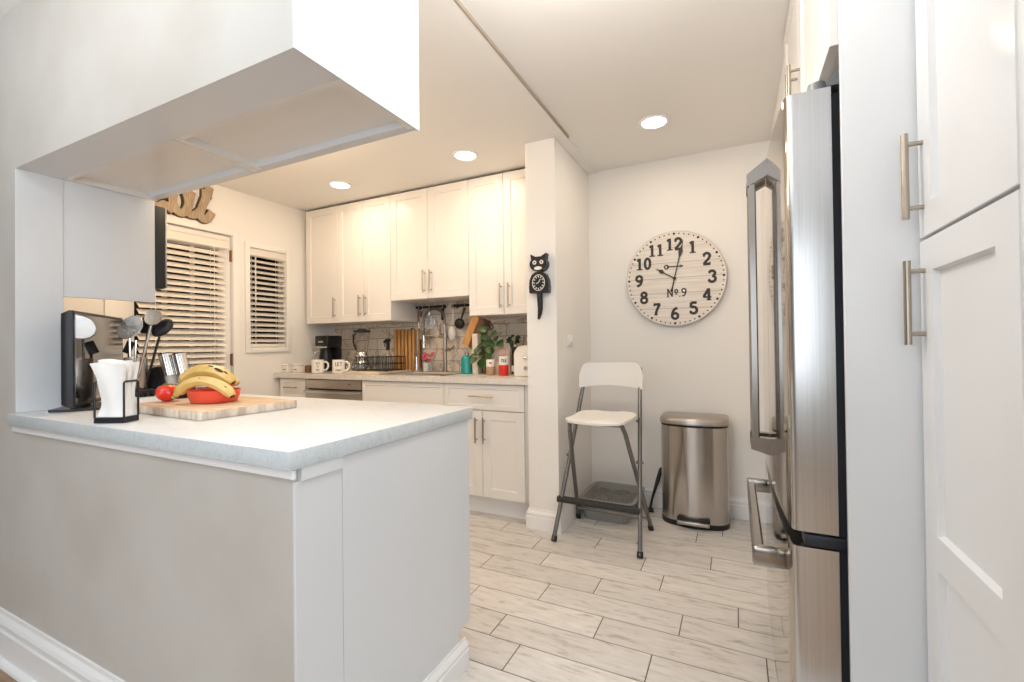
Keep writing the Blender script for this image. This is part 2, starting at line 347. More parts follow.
def text(mb, s, cx, cy, h, wd, fr, depth, aspect=1.0, gap=.06):
    tot = sum(GL[c][1]+gap for c in s)-gap; x = cx-tot*h*aspect/2
    for c in s:
        st, adv = GL[c]; out = []
        for q in st:
            w = wd
            if isinstance(q, tuple): q, w = q
            out.append(([(x+a*h*aspect, cy-h/2+b*h) for a, b in q], w*h))
        mb.ribbon(out, wd*h, fr, depth); x += (adv+gap)*h*aspect
    return mb

# ------------------------------------------------------------------ room constants
XW = -3.60           # wall with the door and window
YB = 3.335           # back wall
ZC = 2.42; ZC2 = 2.435
XS0, XS1, YS = -1.18, -0.98, 2.625     # wall stub
PY0, PY1, PX = 0.71, 0.845, -0.895     # dining side wall, peninsula end
ZW = 0.93            # back worktop
ZP = 0.92            # peninsula top

# ------------------------------------------------------------------ floor
def floor():
    mb = MB(); mb.mi = 1
    mb.box(-3.75, 1.0, 0.72, 3.5, -0.06, -0.0015)
    bm = mb.bm; lay = None; mb.mi = 0
    tones = {}
    g = 0.0046; rows = {}
    known = {1.513: -.759, 1.667: -.295, 1.821: -.5175, 1.975: -.218, 2.129: -.0075, 2.283: -.336, 2.437: -.4495, 2.591: -.132, 2.745: .0725, 2.899: -.2235}
    k = -6; y = 1.513-6*0.1545
    rr = random.Random(3)
    fl = []
    while y < 3.5:
        c = min(known, key=lambda q: abs(q-y))
        off = known[c] if abs(c-y) < 0.05 else rr.uniform(-.6, 0)
        off = off % 0.6
        for j in range(-8, 3):
            x0 = off + j*0.6; x1 = x0+0.6
            x0c, x1c = max(x0, -3.74), min(x1, 1.0)
            y0c, y1c = max(y-0.07725, 0.72), min(y+0.07725, 3.5)
            if x1c-x0c < 0.02 or y1c-y0c < 0.02: continue
            n0 = len(bm.faces)
            t = (rr.random(), rr.random(), rr.random(), 1)
            v = [bm.verts.new(p) for p in ((x0c+g/2, y0c+g/2, 0), (x1c-g/2, y0c+g/2, 0), (x1c-g/2, y1c-g/2, 0), (x0c+g/2, y1c-g/2, 0))]
            w = [bm.verts.new((p.co.x, p.co.y, -0.0016)) for p in v]
            f = [bm.faces.new(v)] + [bm.faces.new([v[i], w[i], w[(i+1) % 4], v[(i+1) % 4]]) for i in range(4)]
            for q in f: q.material_index = 0
            fl.append((f, t))
        y += 0.1545
    lay = bm.loops.layers.color.new('tone')
    for f, t in fl:
        for q in f:
            for lp in q.loops: lp[lay] = t
    return mb
o = struct('floor', floor(), ['tile', 'grout'])
mb = MB(); mb.box(-6, 1.6, -3.0, 0.72, -0.06, -0.001); d = struct('floor_dining', mb, 'woodfloor')

# ------------------------------------------------------------------ ceiling
mb = MB()
mb.box(-3.75, -0.913, PY1-0.05, 3.5, ZC, ZC+0.12)
mb.box(-0.913, 1.6, -3.0, 3.5, ZC2, ZC2+0.105)
mb.box(-6, -0.913, -3.0, PY1-0.05, ZC2, ZC2+0.105)
struct('ceiling', mb, 'ceiling')

mb = MB(); mb.box(-0.9135, -0.905, 1.16, 2.68, ZC-0.001, ZC2+0.001); struct('ceiling_step_strip', mb, 'stepstrip')  # tan strip that darkens the side of the ceiling step
# ------------------------------------------------------------------ walls
mb = MB(); mb.box(XS0, 0.5, YB, YB+0.12, 0, ZC2); mb.box(-3.75, XS0, YB, YB+0.12, 0, ZC); struct('wall_back', mb, 'wall')
mb = MB(); mb.box(XS0, XS1, YS, YB, 0, ZC, 0.003); struct('wall_divider', mb, 'wall')
mb = MB(); mb.box(0.215, 0.33, 2.24, YB, 0, ZC2); mb.box(0.33, 1.05, 2.24, 2.34, 0, ZC2); mb.box(0.95, 1.05, 1.26, 2.24, 0, ZC2); struct('wall_right', mb, 'wall')
DY0, DY1, DZ = 1.52, 2.289, 2.045       # door opening
WY0, WY1, WZ0, WZ1 = 2.432, 2.772, 1.155, 1.985
mb = MB()
mb.box(XW-0.15, XW, PY0, DY0, 0, ZC); mb.box(XW-0.15, XW, DY0, DY1, DZ, ZC); mb.box(XW-0.15, XW, DY1, WY0, 0, ZC)
mb.box(XW-0.15, XW, WY0, WY1, 0, WZ0); mb.box(XW-0.15, XW, WY0, WY1, WZ1, ZC); mb.box(XW-0.15, XW, WY1, YB, 0, ZC)
struct('wall_left', mb, 'wall')
# wall between the dining side and the kitchen: full height, the header above and the low wall below
mb = MB()
mb.box(-6, -2.40, PY0, PY1, 0, ZC2); mb.box(-2.40, PX+0.003, PY0, PY1, 1.83, ZC2); mb.box(-2.40, PX-0.008, PY0, PY1, 0, 0.873)
bm = mb.bm; bm.normal_update()
for f in bm.faces:
    if f.normal.z < -.5 and 1.5 < f.calc_center_median().z < 2: f.material_index = 1
struct('wall_front', mb, ['wall_front', 'cabcool'])
mb = MB(); mb.box(PX+0.003, PX+0.009, PY0-0.002, PY1, 1.828, ZC2, 0.001); struct('trim_1', mb, 'cabcool')
mb = MB(); mb.box(PX-0.008, PX, PY0-0.002, PY1, 0.0, 0.845, 0.001); mb.box(PX-0.008, PX+0.006, PY0+0.012, PY1+0.002, 0.845, 0.884, 0.002); struct('trim_2', mb, 'cabcool')
mb = MB(); mb.box(-2.40, PX+0.004, PY0-0.010, PY0, 0.853, 0.8745, 0.003); struct('trim_3', mb, 'trim')
# white lining of the wall end over the peninsula
mb = MB(); mb.box(-2.402, -2.397, PY0, PY1, ZP, 1.83, 0.001); struct('trim_4', mb, 'cabcool')
# dining room around the camera
mb = MB()
for a_, b_, c_, e_ in ((-6, -2.3, 0, ZC2), (0.3, 1.6, 0, ZC2), (-2.3, .3, 0, .7), (-2.3, .3, 2.2, ZC2)): mb.box(a_, b_, -3.12, -3.0, c_, e_)
struct('wall_rear', mb, 'wall_front')
mb = MB(); mb.box(1.5, 1.6, -3.0, -1.95, 0, ZC2); mb.box(1.5, 1.6, -.25, .8, 0, ZC2); mb.box(1.5, 1.6, -1.95, -.25, 0, .7); mb.box(1.5, 1.6, -1.95, -.25, 2.2, ZC2); struct('wall_dining_right', mb, 'wall_front')
mb = MB(); mb.box(-6.1, -6, -3.0, .8, 0, ZC2); struct('wall_dining_left', mb, 'wall_front')
# backsplash
mb = MB(); mb.box(XW, XS0, YB-0.012, YB, ZW, 1.62); struct('wall_backsplash', mb, 'brick')

def base_profile(mb, p0, p1, out, h=0.135, t=0.016):
    """moulded skirting running p0 to p1"""
    p0, p1, out = Vector(p0), Vector(p1), Vector(out)
    pr = [(0, 0), (t, 0), (t, h*.62), (t*.8, h*.66), (t*.8, h*.74), (t*.95, h*.78), (t*.7, h*.86), (t*.35, h*.93), (t*.3, h), (0, h)]
    mb.loft([[p + out*a + Z*b for a, b in pr] for p in (p0, p1)])
    return mb
mb = MB(); base_profile(mb, (XS1, YB, 0), (0.215, YB, 0), -Y); struct('baseboard_back', mb, 'trim')
mb = MB()
h_, t_ = 0.125, 0.016
pr = [(0, 0), (t_, 0), (t_, h_*.62), (t_*.8, h_*.66), (t_*.8, h_*.74), (t_*.95, h_*.78), (t_*.7, h_*.86), (t_*.35, h_*.93), (t_*.3, h_), (0, h_)]
mb.loft([[Vector(p)+q*a+Z*b for a, b in pr] for p, q in (((XS0, YS+.04, 0), -X), ((XS0, YS, 0), -X-Y), ((XS1, YS, 0), X-Y), ((XS1, YB-.016, 0), X))])
struct('baseboard_divider', mb, 'trim')
mb = MB(); base_profile(mb, (PX, 0.85, 0), (PX, 1.405, 0), X, 0.10, 0.02); struct('baseboard_peninsula', mb, 'trim')
mb = MB()
base_profile(mb, (-6, PY0, 0.0), (PX, PY0, 0.0), -Y, 0.172, 0.02)
mb.cyl((-6, PY0-0.02, 0.0), (PX, PY0-0.02, 0.0), 0.018, n=14)
struct('baseboard_front', mb, 'trim')
mb = MB(); base_profile(mb, (0.215, YB, 0), (0.215, 2.3, 0), -X); struct('baseboard_right', mb, 'trim')

# ------------------------------------------------------------------ door and window
D = bpy.data.objects.new('door_1', None); COL.objects.link(D); D.location = (XW, DY0, 0); D['kind'] = 'structure'
xd = XW-0.02
mb = MB()
for a, b, c, e in ((DY0+.004, DY0+.115, 0.005, DZ-.005), (DY1-.10, DY1-.004, 0.005, DZ-.005)): mb.box(xd-.04, xd, a, b, c, e, .002)
mb.box(xd-.04, xd, DY0+.115, DY1-.10, 0.005, 0.26); mb.box(xd-.04, xd, DY0+.115, DY1-.10, DZ-.13, DZ-.005)
ya, yb = DY0+.115, DY1-.10
for k in (1, 2):
    q = ya+(yb-ya)*k/3; mb.box(xd-.03, xd-.002, q-.014, q+.014, .26, DZ-.13)
for k in (1, 2, 3, 4):
    q = .26+(DZ-.13-.26)*k/5; mb.box(xd-.03, xd-.002, ya, yb, q-.013, q+.013)
obj('door_leaf', mb, 'wall', D, 0)
mb = MB(); mb.box(xd-.026, xd-.02, ya, yb, .26, DZ-.13); obj('pane', mb, 'glassdark', D, 0)
for z in (0.25, 1.06, 1.885):
    mb = MB(); mb.box(XW-.02, XW-.004, DY1-.012, DY1-.001, z-.045, z+.045, .002); mb.cyl((XW-.002, DY1-.006, z-.047), (XW-.002, DY1-.006, z+.047), .006, n=10)
    obj('hinge', mb, 'bronze', D)
mb = MB()
c = 0.058
mb.box(XW, XW+.014, DY0-c, DY0, 0, DZ+c, .003); mb.box(XW, XW+.014, DY1, DY1+c, 0, DZ+c, .003); mb.box(XW, XW+.014, DY0-.001, DY1+.001, DZ, DZ+c, .003)
obj('casing', mb, 'wall', D)
Wn = bpy.data.objects.new('window_1', None); COL.objects.link(Wn); Wn.location = (XW, WY0, WZ0); Wn['kind'] = 'structure'
mb = MB(); c = .042
mb.box(XW, XW+.014, WY0-c, WY0, WZ0-c, WZ1+c, .003); mb.box(XW, XW+.014, WY1, WY1+c, WZ0-c, WZ1+c, .003)
mb.box(XW, XW+.014, WY0-.001, WY1+.001, WZ1, WZ1+c, .003); mb.box(XW, XW+.018, WY0-.001, WY1+.001, WZ0-c, WZ0, .003)
obj('window_frame', mb, 'wall', Wn)
mb = MB(); mb.box(XW-.12, XW-.11, WY0, WY1, WZ0, WZ1); obj('pane', mb, 'glassdark', Wn, 0)

def blind(y0, y1, z0, z1, x, n, tilt, label, wand, w=0.05):
    t = thing('window_blind', label, 'blind', (x, (y0+y1)/2, z1), 'white slatted blinds')
    mb = MB(); mb.box(x-.005, x+.045, y0-.006, y1+.006, z1-.085, z1, .006, 3); mb.box(x+.045, x+.052, y0-.006, y1+.006, z1-.022, z1-.004, .002); mb.box(x+.043, x+.051, y0-.006, y1+.006, z1-.08, z1-.066, .002)
    obj('valance', mb, 'blind', t)
    mb = MB()
    zs0, zs1 = z0+.035, z1-.10
    for i in range(n):
        z = zs0+(zs1-zs0)*(i+.5)/n
        a = math.radians(tilt); dx, dz = math.cos(a)*w/2, math.sin(a)*w/2
        nx, nz = -math.sin(a)*.0015, math.cos(a)*.0015
        cx = x+.02
        P = [(cx-dx-nx, y0, z-dz*-1-nz), (cx+dx-nx, y0, z-dz-nz), (cx+dx+nx, y0, z-dz+nz), (cx-dx+nx, y0, z+dz+nz)]
        mb.prism(P, (0, y1-y0, 0))
    obj('slats', mb, 'blind', t, 0)
    mb = MB(); mb.box(x-.003, x+.043, y0, y1, z0, z0+.028, .004); obj('bottom_rail', mb, 'blind', t)
    mb = MB()
    for q in (y0+(y1-y0)*.16, y0+(y1-y0)*.84):
        mb.box(x+.044, x+.0455, q-.002, q+.002, z0+.02, z1-.08); mb.box(x-.006, x-.0045, q-.002, q+.002, z0+.02, z1-.08)
    obj('ladder_cord', mb, 'blind', t, 0)
    if wand:
        mb = MB(); q = y0+(y1-y0)*.14; mb.cyl((x+.056, q, z1-.09), (x+.056, q, z1-.09-wand), .005, n=8); obj('tilt_wand', mb, 'blind', t)
    return t
blind(1.635, 2.215, 0.35, 2.005, XW+.002, 35, 44, 'wide white slatted blind hanging on the door', 0)
blind(WY0+.004, WY1-.004, WZ0+.002, WZ1+.02, XW-.05, 16, 32, 'narrow white slatted blind in the small window beside the cabinets', .38)

def smooth2(p):
    if len(p) > 12 or len(p) < 3: return p
    out = []
    for i in range(len(p)-1):
        a, b, c, d = [Vector(p[k]) for k in (max(i-1, 0), i, i+1, min(i+2, len(p)-1))]
        for k in range(5):
            u = k/5; q = .5*((2*b)+(c-a)*u+(2*a-5*b+4*c-d)*u*u+(3*b-a-3*c+d)*u**3); out.append((q.x, q.y))
    return out+[tuple(p[-1])]
# script sign over the door
def sign():
    t = thing('wall_sign', 'brown wooden script word sign mounted above the door', 'sign', (XW, 1.9, 2.1))
    tt = [(2.088, 2.37), (2.072, 2.31), (2.056, 2.271), (2.03, 2.194), (2.018, 2.147), (2.032, 2.118), (2.058, 2.118), (2.085, 2.148), (2.104, 2.185)]
    bar = [(2.03, 2.312), (2.102, 2.312)]
    a1 = [(1.962, 2.30), (1.952, 2.268), (1.941, 2.205), (1.933, 2.155), (1.949, 2.128), (1.985, 2.135), (2.022, 2.175)]
    bw = arc(1.885, 2.21, .052, .088, 0, 360, 22)
    ee = arc(1.735, 2.205, .055, .075, 10, 320, 16)+[(1.80, 2.15), (1.84, 2.125)]
    e2 = [(1.68, 2.20), (1.79, 2.225)]
    S = [tt, bar, a1, bw, ee, e2]
    k = 1.006
    fr = lambda a, b, d: (XW+0.002+d, a*k, 1.15+(b-1.15)*k)
    S = [smooth2(q) for q in S]
    mb = MB(); mb.ribbon(S, .064, fr, .026); obj('dark_edge', mb, 'signedge', t, 0)
    mb = MB(); mb.ribbon(S, .054, lambda a, b, d: fr(a, b, .0275+d), .006); obj('lettering', mb, 'woodsign', t, 0)
sign()

# ------------------------------------------------------------------ downlights
def downlight(x, y, z, label):
    t = thing('ceiling_light', label, 'light', (x, y, z), 'recessed ceiling lights')
    mb = MB(); mb.lathe([(.066, -.002), (.088, -.002), (.088, -.008), (.084, -.011), (.070, -.009), (.066, -.004)], (x, y, z), 32, False, False); obj('trim_ring', mb, 'trim', t)
    mb = MB(); mb.lathe([(.0665, -.004), (.0665, -.007), (.04, -.0075), (.002, -.0075)], (x, y, z), 32); obj('lens', mb, 'lamp', t)
    l = bpy.data.lights.new('downlight', 'AREA'); l.shape = 'DISK'; l.size = 0.13; l.energy = DOWN_E; l.color = DOWN_C
    o = bpy.data.objects.new('downlight', l); COL.objects.link(o); o.parent = t; o.location = (0, 0, -.012)
downlight(-1.60, 2.594, ZC, 'round recessed ceiling light nearest the wall end with the cat clock')
downlight(-2.76, 2.612, ZC, 'round recessed ceiling light farthest left above the wall cabinets')
downlight(-0.407, 2.737, ZC2, 'round recessed ceiling light above the stool and round clock')

# ------------------------------------------------------------------ wall cabinets
YU = 2.95
def wall_cabinet(x0, x1, z0, z1, doors, label):
    t = thing('wall_cabinet', label, 'cabinet', ((x0+x1)/2, YB, z0), 'white wall cabinets along the back wall')
    mb = MB(); mb.box(x0+.0005, x1-.0005, YU+.021, YB-.013, z0, z1, .001); obj('body', mb, 'cab', t)
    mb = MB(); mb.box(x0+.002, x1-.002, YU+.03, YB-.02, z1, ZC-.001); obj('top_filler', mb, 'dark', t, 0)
    for a, b, hx in doors:
        mb = MB(); mb.shaker((a+.0015, YU+.02, z0+.001), X, Z, -Y, b-a-.003, z1-z0-.002); dr = obj('door', mb, 'cab', t, 30)
        mb = MB(); bar_handle(mb, (hx, YU-.03, z0+.045), (hx, YU-.03, z0+.225), -Y); obj('handle', mb, 'nickel', dr)
ZT = 2.403
wall_cabinet(-3.555, -3.158, 1.365, ZT, [(-3.555, -3.158, -3.187)], 'single-door white wall cabinet next to the window, left end of the row')
wall_cabinet(-3.158, -2.557, 1.365, ZT, [(-3.158, -2.860, -2.890), (-2.860, -2.557, -2.825)], 'two-door white wall cabinet above the blender and coffee maker')
wall_cabinet(-2.557, -1.802, 1.525, ZT, [(-2.557, -2.180, -2.210), (-2.180, -1.802, -2.145)], 'shorter two-door white wall cabinet above the sink')
wall_cabinet(-1.802, -1.205, 1.372, ZT, [(-1.802, -1.505, -1.527), (-1.505, -1.205, -1.460)], 'two-door white wall cabinet beside the cat clock wall end')

# ------------------------------------------------------------------ base cabinets and worktop
YF = 2.665
def base_cabinet(x0, x1, label, drawers, doors, name='base_cabinet', top=ZW-.039):
    t = thing(name, label, 'cabinet', ((x0+x1)/2, YB, 0), 'white base cabinets along the back wall')
    mb = MB(); mb.box(x0+.0005, x1-.0005, YF+.021, YB-.013, .13, top, .001); obj('body', mb, 'cab', t)
    mb = MB(); mb.box(x0+.0005, x1-.0005, YF+.075, YF+.09, 0, .13); obj('toe_kick', mb, 'trim', t, 0)
    for a, b, z0, z1, h in drawers:
        mb = MB(); mb.shaker((a+.0015, YF+.02, z0+.001), X, Z, -Y, b-a-.003, z1-z0-.003, rail=.03 if z1-z0 < .2 else .055); dr = obj('drawer_front', mb, 'cab', t, 30)
        if h:
            hw = .09 if b-a > .4 else .075; c = (a+b)/2; zz = z1-h
            mb = MB(); bar_handle(mb, (c-hw, YF-.03, zz), (c+hw, YF-.03, zz), -Y); obj('handle', mb, 'nickel', dr)
    for a, b, z0, z1, hx in doors:
        mb = MB(); mb.shaker((a+.0015, YF+.02, z0+.001), X, Z, -Y, b-a-.003, z1-z0-.003); dr = obj('door', mb, 'cab', t, 30)
        mb = MB(); bar_handle(mb, (hx, YF-.03, z1-.215), (hx, YF-.03, z1-.045), -Y); obj('handle', mb, 'nickel', dr)
    return t
base_cabinet(-3.565, -3.235, 'narrow white drawer cabinet left of the dishwasher', [(-3.545, -3.235, .715, .888, .075), (-3.545, -3.235, .42, .712, .1), (-3.545, -3.235, .133, .417, .1)], [])
base_cabinet(-2.605, -1.842, 'wide white sink cabinet with a plain panel front, right of the dishwasher', [(-2.605, -1.842, .70, .888, 0)], [(-2.605, -2.225, .133, .697, -2.255), (-2.225, -1.842, .133, .697, -2.195)], top=.725)
base_cabinet(-1.842, -1.205, 'white cabinet with one wide drawer over two doors, right end of the base row', [(-1.842, -1.225, .715, .888, .078)], [(-1.842, -1.535, .133, .712, -1.575), (-1.535, -1.225, .133, .712, -1.515)])
t = thing('dishwasher', 'stainless steel dishwasher under the worktop', 'dishwasher', (-2.92, YB, 0))
mb = MB(); mb.box(-3.232, -2.608, YF+.03, YB-.03, .1, ZW-.04); obj('body', mb, 'dark', t, 0)
mb = MB(); mb.box(-3.23, -2.612, YF-.004, YF+.029, .812, .884, .004); obj('control_panel', mb, 'steelh', t)
mb = MB(); mb.box(-3.23, -2.612, YF-.002, YF+.029, .12, .80, .004); dd = obj('door', mb, 'steelh', t)
mb = MB(); mb.box(-3.225, -2.617, YF-.028, YF-.004, .775, .797, .006); obj('handle', mb, 'steel', dd)
mb = MB(); mb.box(-2.74, -2.725, YF-.006, YF-.0035, .85, .858); obj('badge', mb, 'black', t)
mb = MB(); mb.box(-3.23, -2.61, YF+.08, YF+.095, 0, .1); obj('toe_kick', mb, 'blackm', t, 0)

SX0, SX1, SY0, SY1 = -2.47, -1.93, 2.745, 3.13
mb = MB(); y0 = YF-.022
for a, b, c, e in ((XW+.002, SX0, y0, YB-.013), (SX1, XS0-.002, y0, YB-.013), (SX0, SX1, y0, SY0), (SX0, SX1, SY1, YB-.013)): mb.box(a, b, c, e, ZW-.038, ZW)
tag(obj('worktop', mb, 'worktop', None, 0), 'long pale stone worktop along the back wall under the backsplash', 'worktop')
t = thing('kitchen_sink', 'stainless steel sink set into the back worktop', 'sink', (-2.2, 2.94, ZW))
mb = MB()
mb.loft([[(x, y, z) for x, y in ((SX0-o1, SY0-o1), (SX1+o1, SY0-o1), (SX1+o1, SY1+o1), (SX0-o1, SY1+o1))] for o1, z in ((.016, ZW+.0005), (.014, ZW+.006), (.001, ZW+.004), (-.012, ZW-.18), (-.04, ZW-.19))], False, True)
obj('basin', mb, 'steelh', t)
mb = MB(); mb.lathe([(.04, 0), (.04, .004), (.03, .003), (.002, .002)], (-2.2, 2.95, ZW-.19), 20); obj('drain', mb, 'chrome', t)

# ------------------------------------------------------------------ peninsula
t = thing('peninsula_cabinet', 'white cabinet under the peninsula counter, plain end panel with toe notch', 'cabinet', (-1.6, 1.15, 0))
mb = MB(); mb.box(-2.38, PX-.02, PY1+.002, 1.438, .13, .875); mb.box(-2.38, PX-.02, PY1+.002, 1.37, 0, .13); obj('body', mb, 'cab', t, 0)
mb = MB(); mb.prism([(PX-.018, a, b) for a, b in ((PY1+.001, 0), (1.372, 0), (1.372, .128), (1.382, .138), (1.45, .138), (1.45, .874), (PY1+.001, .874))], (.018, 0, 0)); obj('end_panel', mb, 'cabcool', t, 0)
for i in range(3):
    a = -2.37+i*.485
    mb = MB(); mb.shaker((a+.482, 1.438, .135), -X, Z, Y, .479, .735); dr = obj('door', mb, 'cab', t, 30)
    mb = MB(); bar_handle(mb, (a+.06, 1.488, .65), (a+.06, 1.488, .83), Y); obj('handle', mb, 'nickel', dr)
mb = MB()
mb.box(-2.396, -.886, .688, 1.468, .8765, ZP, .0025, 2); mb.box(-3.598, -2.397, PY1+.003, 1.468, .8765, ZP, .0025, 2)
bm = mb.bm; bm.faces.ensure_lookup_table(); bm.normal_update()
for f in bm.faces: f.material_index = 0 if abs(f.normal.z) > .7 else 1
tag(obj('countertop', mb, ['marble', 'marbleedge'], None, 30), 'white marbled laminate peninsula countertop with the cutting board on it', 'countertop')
# the run of base cupboard left of the wall end
mb = MB(); mb.box(-3.59, -2.385, PY1+.003, 1.45, 0, .876); tag(obj('corner_cabinet', mb, 'cab', None, 0), 'white base cabinet under the far left end of the peninsula counter', 'cabinet')

# hanging cabinets over the peninsula: box open underneath with a recessed bottom
def hanging_cabinet(x0, x1, label, end):
    t = thing('hanging_cabinet', label, 'cabinet', ((x0+x1)/2, 1.0, 1.83), 'cabinets hung over the peninsula')
    z0, z1, a, b = 1.83, ZC-.002, PY1+.001, 1.142
    mb = MB(); w = .022
    mb.box(x0+w, x1-w, a, a+.02, z0+.001, z1); mb.box(x0+w, x1-w, a+.02, b, z0+.022, z1)
    mb.box(x0, x0+w, a, b, z0, z1); mb.box(x1-w, x1, a, b, z0, z1); obj('body', mb, 'cab', t, 0)
    mb = MB(); mb.box(x0+w, x1-w, b-.022, b-.001, z0, z0+.04); obj('light_rail', mb, 'cabcool', t, 0)
    n = 2
    for i in range(n):
        p = x0+(x1-x0)*i/n; q = x0+(x1-x0)*(i+1)/n
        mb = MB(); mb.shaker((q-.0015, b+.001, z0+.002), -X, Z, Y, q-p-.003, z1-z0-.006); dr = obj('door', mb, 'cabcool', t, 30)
        hx = q-.03 if i == 0 else p+.03
        mb = MB(); bar_handle(mb, (hx, b+.05, z0+.05), (hx, b+.05, z0+.22), Y); obj('handle', mb, 'nickel', dr)
    if end:
        mb = MB(); mb.box(x1, x1+.006, a, b+.022, z0-.002, z1, .0012); obj('end_panel', mb, 'cabcool', t)
    return t
hanging_cabinet(-2.392, -1.633, 'left white cabinet hung over the peninsula, near the wall end', False)
hanging_cabinet(-1.629, PX+.003, 'right white cabinet hung over the peninsula with glossy white end panel', True)
mb = MB(); mb.box(-2.42, -2.400, PY1+.001, 1.166, 1.365, ZC-.002, .001); tag(obj('side_panel', mb, 'cabcool', None), 'white side panel beside the microwave, above the small television', 'panel')
t = thing('microwave', 'black microwave oven mounted behind the white side panel', 'microwave', (-2.8, 1.0, 1.435))
mb = MB(); mb.box(-3.18, -2.424, PY1+.002, 1.17, 1.436, 1.822, .003); obj('body', mb, 'blackm', t)
mb = MB(); mb.box(-3.18, -2.424, 1.171, 1.222, 1.436, 1.822, .004); dd = obj('door', mb, 'blackm', t)
mb = MB(); mb.box(-3.178, -2.4245, 1.222, 1.229, 1.438, 1.820, .002); obj('front_frame', mb, 'steel', dd)
mb = MB(); mb.box(-3.18, -2.424, PY1+.002, 1.15, 1.824, ZC-.002); tag(obj('wall_cabinet', mb, 'cab', None, 0), 'white wall cabinet above the black microwave', 'cabinet')

# ------------------------------------------------------------------ fridge
def fridge():
    t = thing('refrigerator', 'tall stainless steel french door refrigerator with freezer drawer', 'refrigerator', (.5, 1.75, 0))
    y0, y1, ym = 1.29, 2.205, 1.7475
    mb = MB(); mb.box(.232, .93, y0+.004, y1-.004, .03, 1.745, .003); obj('body', mb, 'gasket', t)
    mb = MB(); mb.box(.209, .233, y0+.012, y1-.012, .11, 1.735); obj('gasket', mb, 'gasket', t, 0)
    def front(y): return .098+(.018 if y < ym else .004)*((y-ym)/(y1-ym))**2
    def prof(a, b, ra, rb):
        pts = [(.209, a)]
        if ra: pts += [(front(a)+.016, a), (front(a)+.010, a+.0015), (front(a)+.004, a+.005), (front(a)+.0005, a+.011)]
        else: pts += [(front(a)+.004, a), (front(a), a+.004)]
        for i in range(1, 12):
            y = a+(b-a)*i/12; pts.append((front(y), y))
        if rb: pts += [(front(b)+.0005, b-.011), (front(b)+.004, b-.005), (front(b)+.010, b-.0015), (front(b)+.016, b)]
        else: pts += [(front(b), b-.004), (front(b)+.004, b)]
        return pts+[(.209, b)]
    def slab(p, z0, z1):
        mb = MB(); mb.loft([[(x, y, z) for x, y in p] for z in (z0, z1)])
        for f in mb.bm.faces:
            f.normal_update()
            c = f.calc_center_median()
            if abs(f.normal.z) < .5 and c.x < front(c.y)+.003: f.material_index = 1
        return mb
    for a, b, ra, rb, s in ((y0, ym-.002, 1, 0, 1), (ym+.002, y1, 0, 1, -1)):
        d = obj('door', slab(prof(a, b, ra, rb), .695, 1.748), ['steel', 'steelfront'], t, 30)
        hy = ym-.047*s
        mb = MB()
        mb.loft([[(x, hy+q, z) for x, q in ((.046, -.014), (.062, -.014), (.066, -.006), (.066, .006), (.062, .014), (.046, .014), (.042, .007), (.042, -.007))] for z in (.82, 1.665)])
        for z, k in ((.80, -1), (1.66, 1)):
            mb.prism([(x, hy-.0145, zz) for x, zz in ((.040, z), (front(hy)+.002, z+.030*(k > 0)-.018*(k < 0)), (front(hy)+.002, z+.030*(k > 0)-.018*(k < 0)+.055), (.040, z+.040))], (0, .029, 0))
        obj('handle', mb, 'steelhandle', d, 30)
    d = obj('freezer_drawer', slab(prof(y0, y1, 1, 1), .11, .658), ['steel', 'steelfront'], t, 30)
    mb = MB(); mb.loft([[(x, y, .575+q) for x, q in ((.032, -.009), (.039, -.017), (.056, -.017), (.062, -.008), (.062, .008), (.056, .017), (.039, .017), (.032, .009))] for y in (1.42, 2.08)])
    for y in (1.395, 2.075): mb.box(.032, front(y)+.002, y, y+.03, .548, .598, .007)
    obj('handle', mb, 'steelhandle', d, 30)
    mb = MB(); mb.box(.14, .24, y0-.003, y0+.05, .662, .690, .003); obj('middle_hinge', mb, 'gasket', t)
    mb = MB(); mb.cyl((.185, y0+.03, 1.749), (.185, y0+.03, 1.772), .021, .019, 20); obj('hinge_bolt', mb, 'hinge', t)
    mb = MB(); mb.prism([(x, y0+.005, z) for x, z in ((.200, 1.752), (.240, 1.752), (.240, 1.795), (.222, 1.795))], (0, .09, 0)); obj('hinge_cover', mb, 'hinge', t, 0)
    mb = MB(); mb.box(.215, .3, y0+.02, y1-.02, .02, .10); obj('toe_grille', mb, 'gasket', t, 0)
    for x in (.3, .88):
        for y in (y0+.05, y1-.05):
            mb = MB(); mb.cyl((x, y, 0), (x, y, .035), .02, n=12); obj('foot', mb, 'blackm', t)
fridge()
mb = MB(); mb.box(.218, .95, 1.232, 1.25, 0, ZC2-.001, .0015); tag(obj('fridge_side_panel', mb, 'cabcool', None), 'tall white end panel standing beside the refrigerator', 'panel')
t = thing('over_fridge_cabinet', 'white two-door cabinet above the refrigerator', 'cabinet', (.5, 1.75, 1.86))
mb = MB(); mb.box(.221, .94, 1.252, 2.235, 1.82, ZC2-.001); obj('body', mb, 'cab', t, 0)
for a, b, hy in ((1.253, 1.778, 1.75), (1.782, 2.235, 1.81)):
    mb = MB(); mb.shaker((.221, b, 1.822), -Y, Z, -X, b-a, ZC2-.006-1.822); dr = obj('door', mb, 'cab', t, 30)
    mb = MB(); bar_handle(mb, (.170, hy, 1.90), (.170, hy, 2.06), -X); obj('handle', mb, 'nickel', dr)
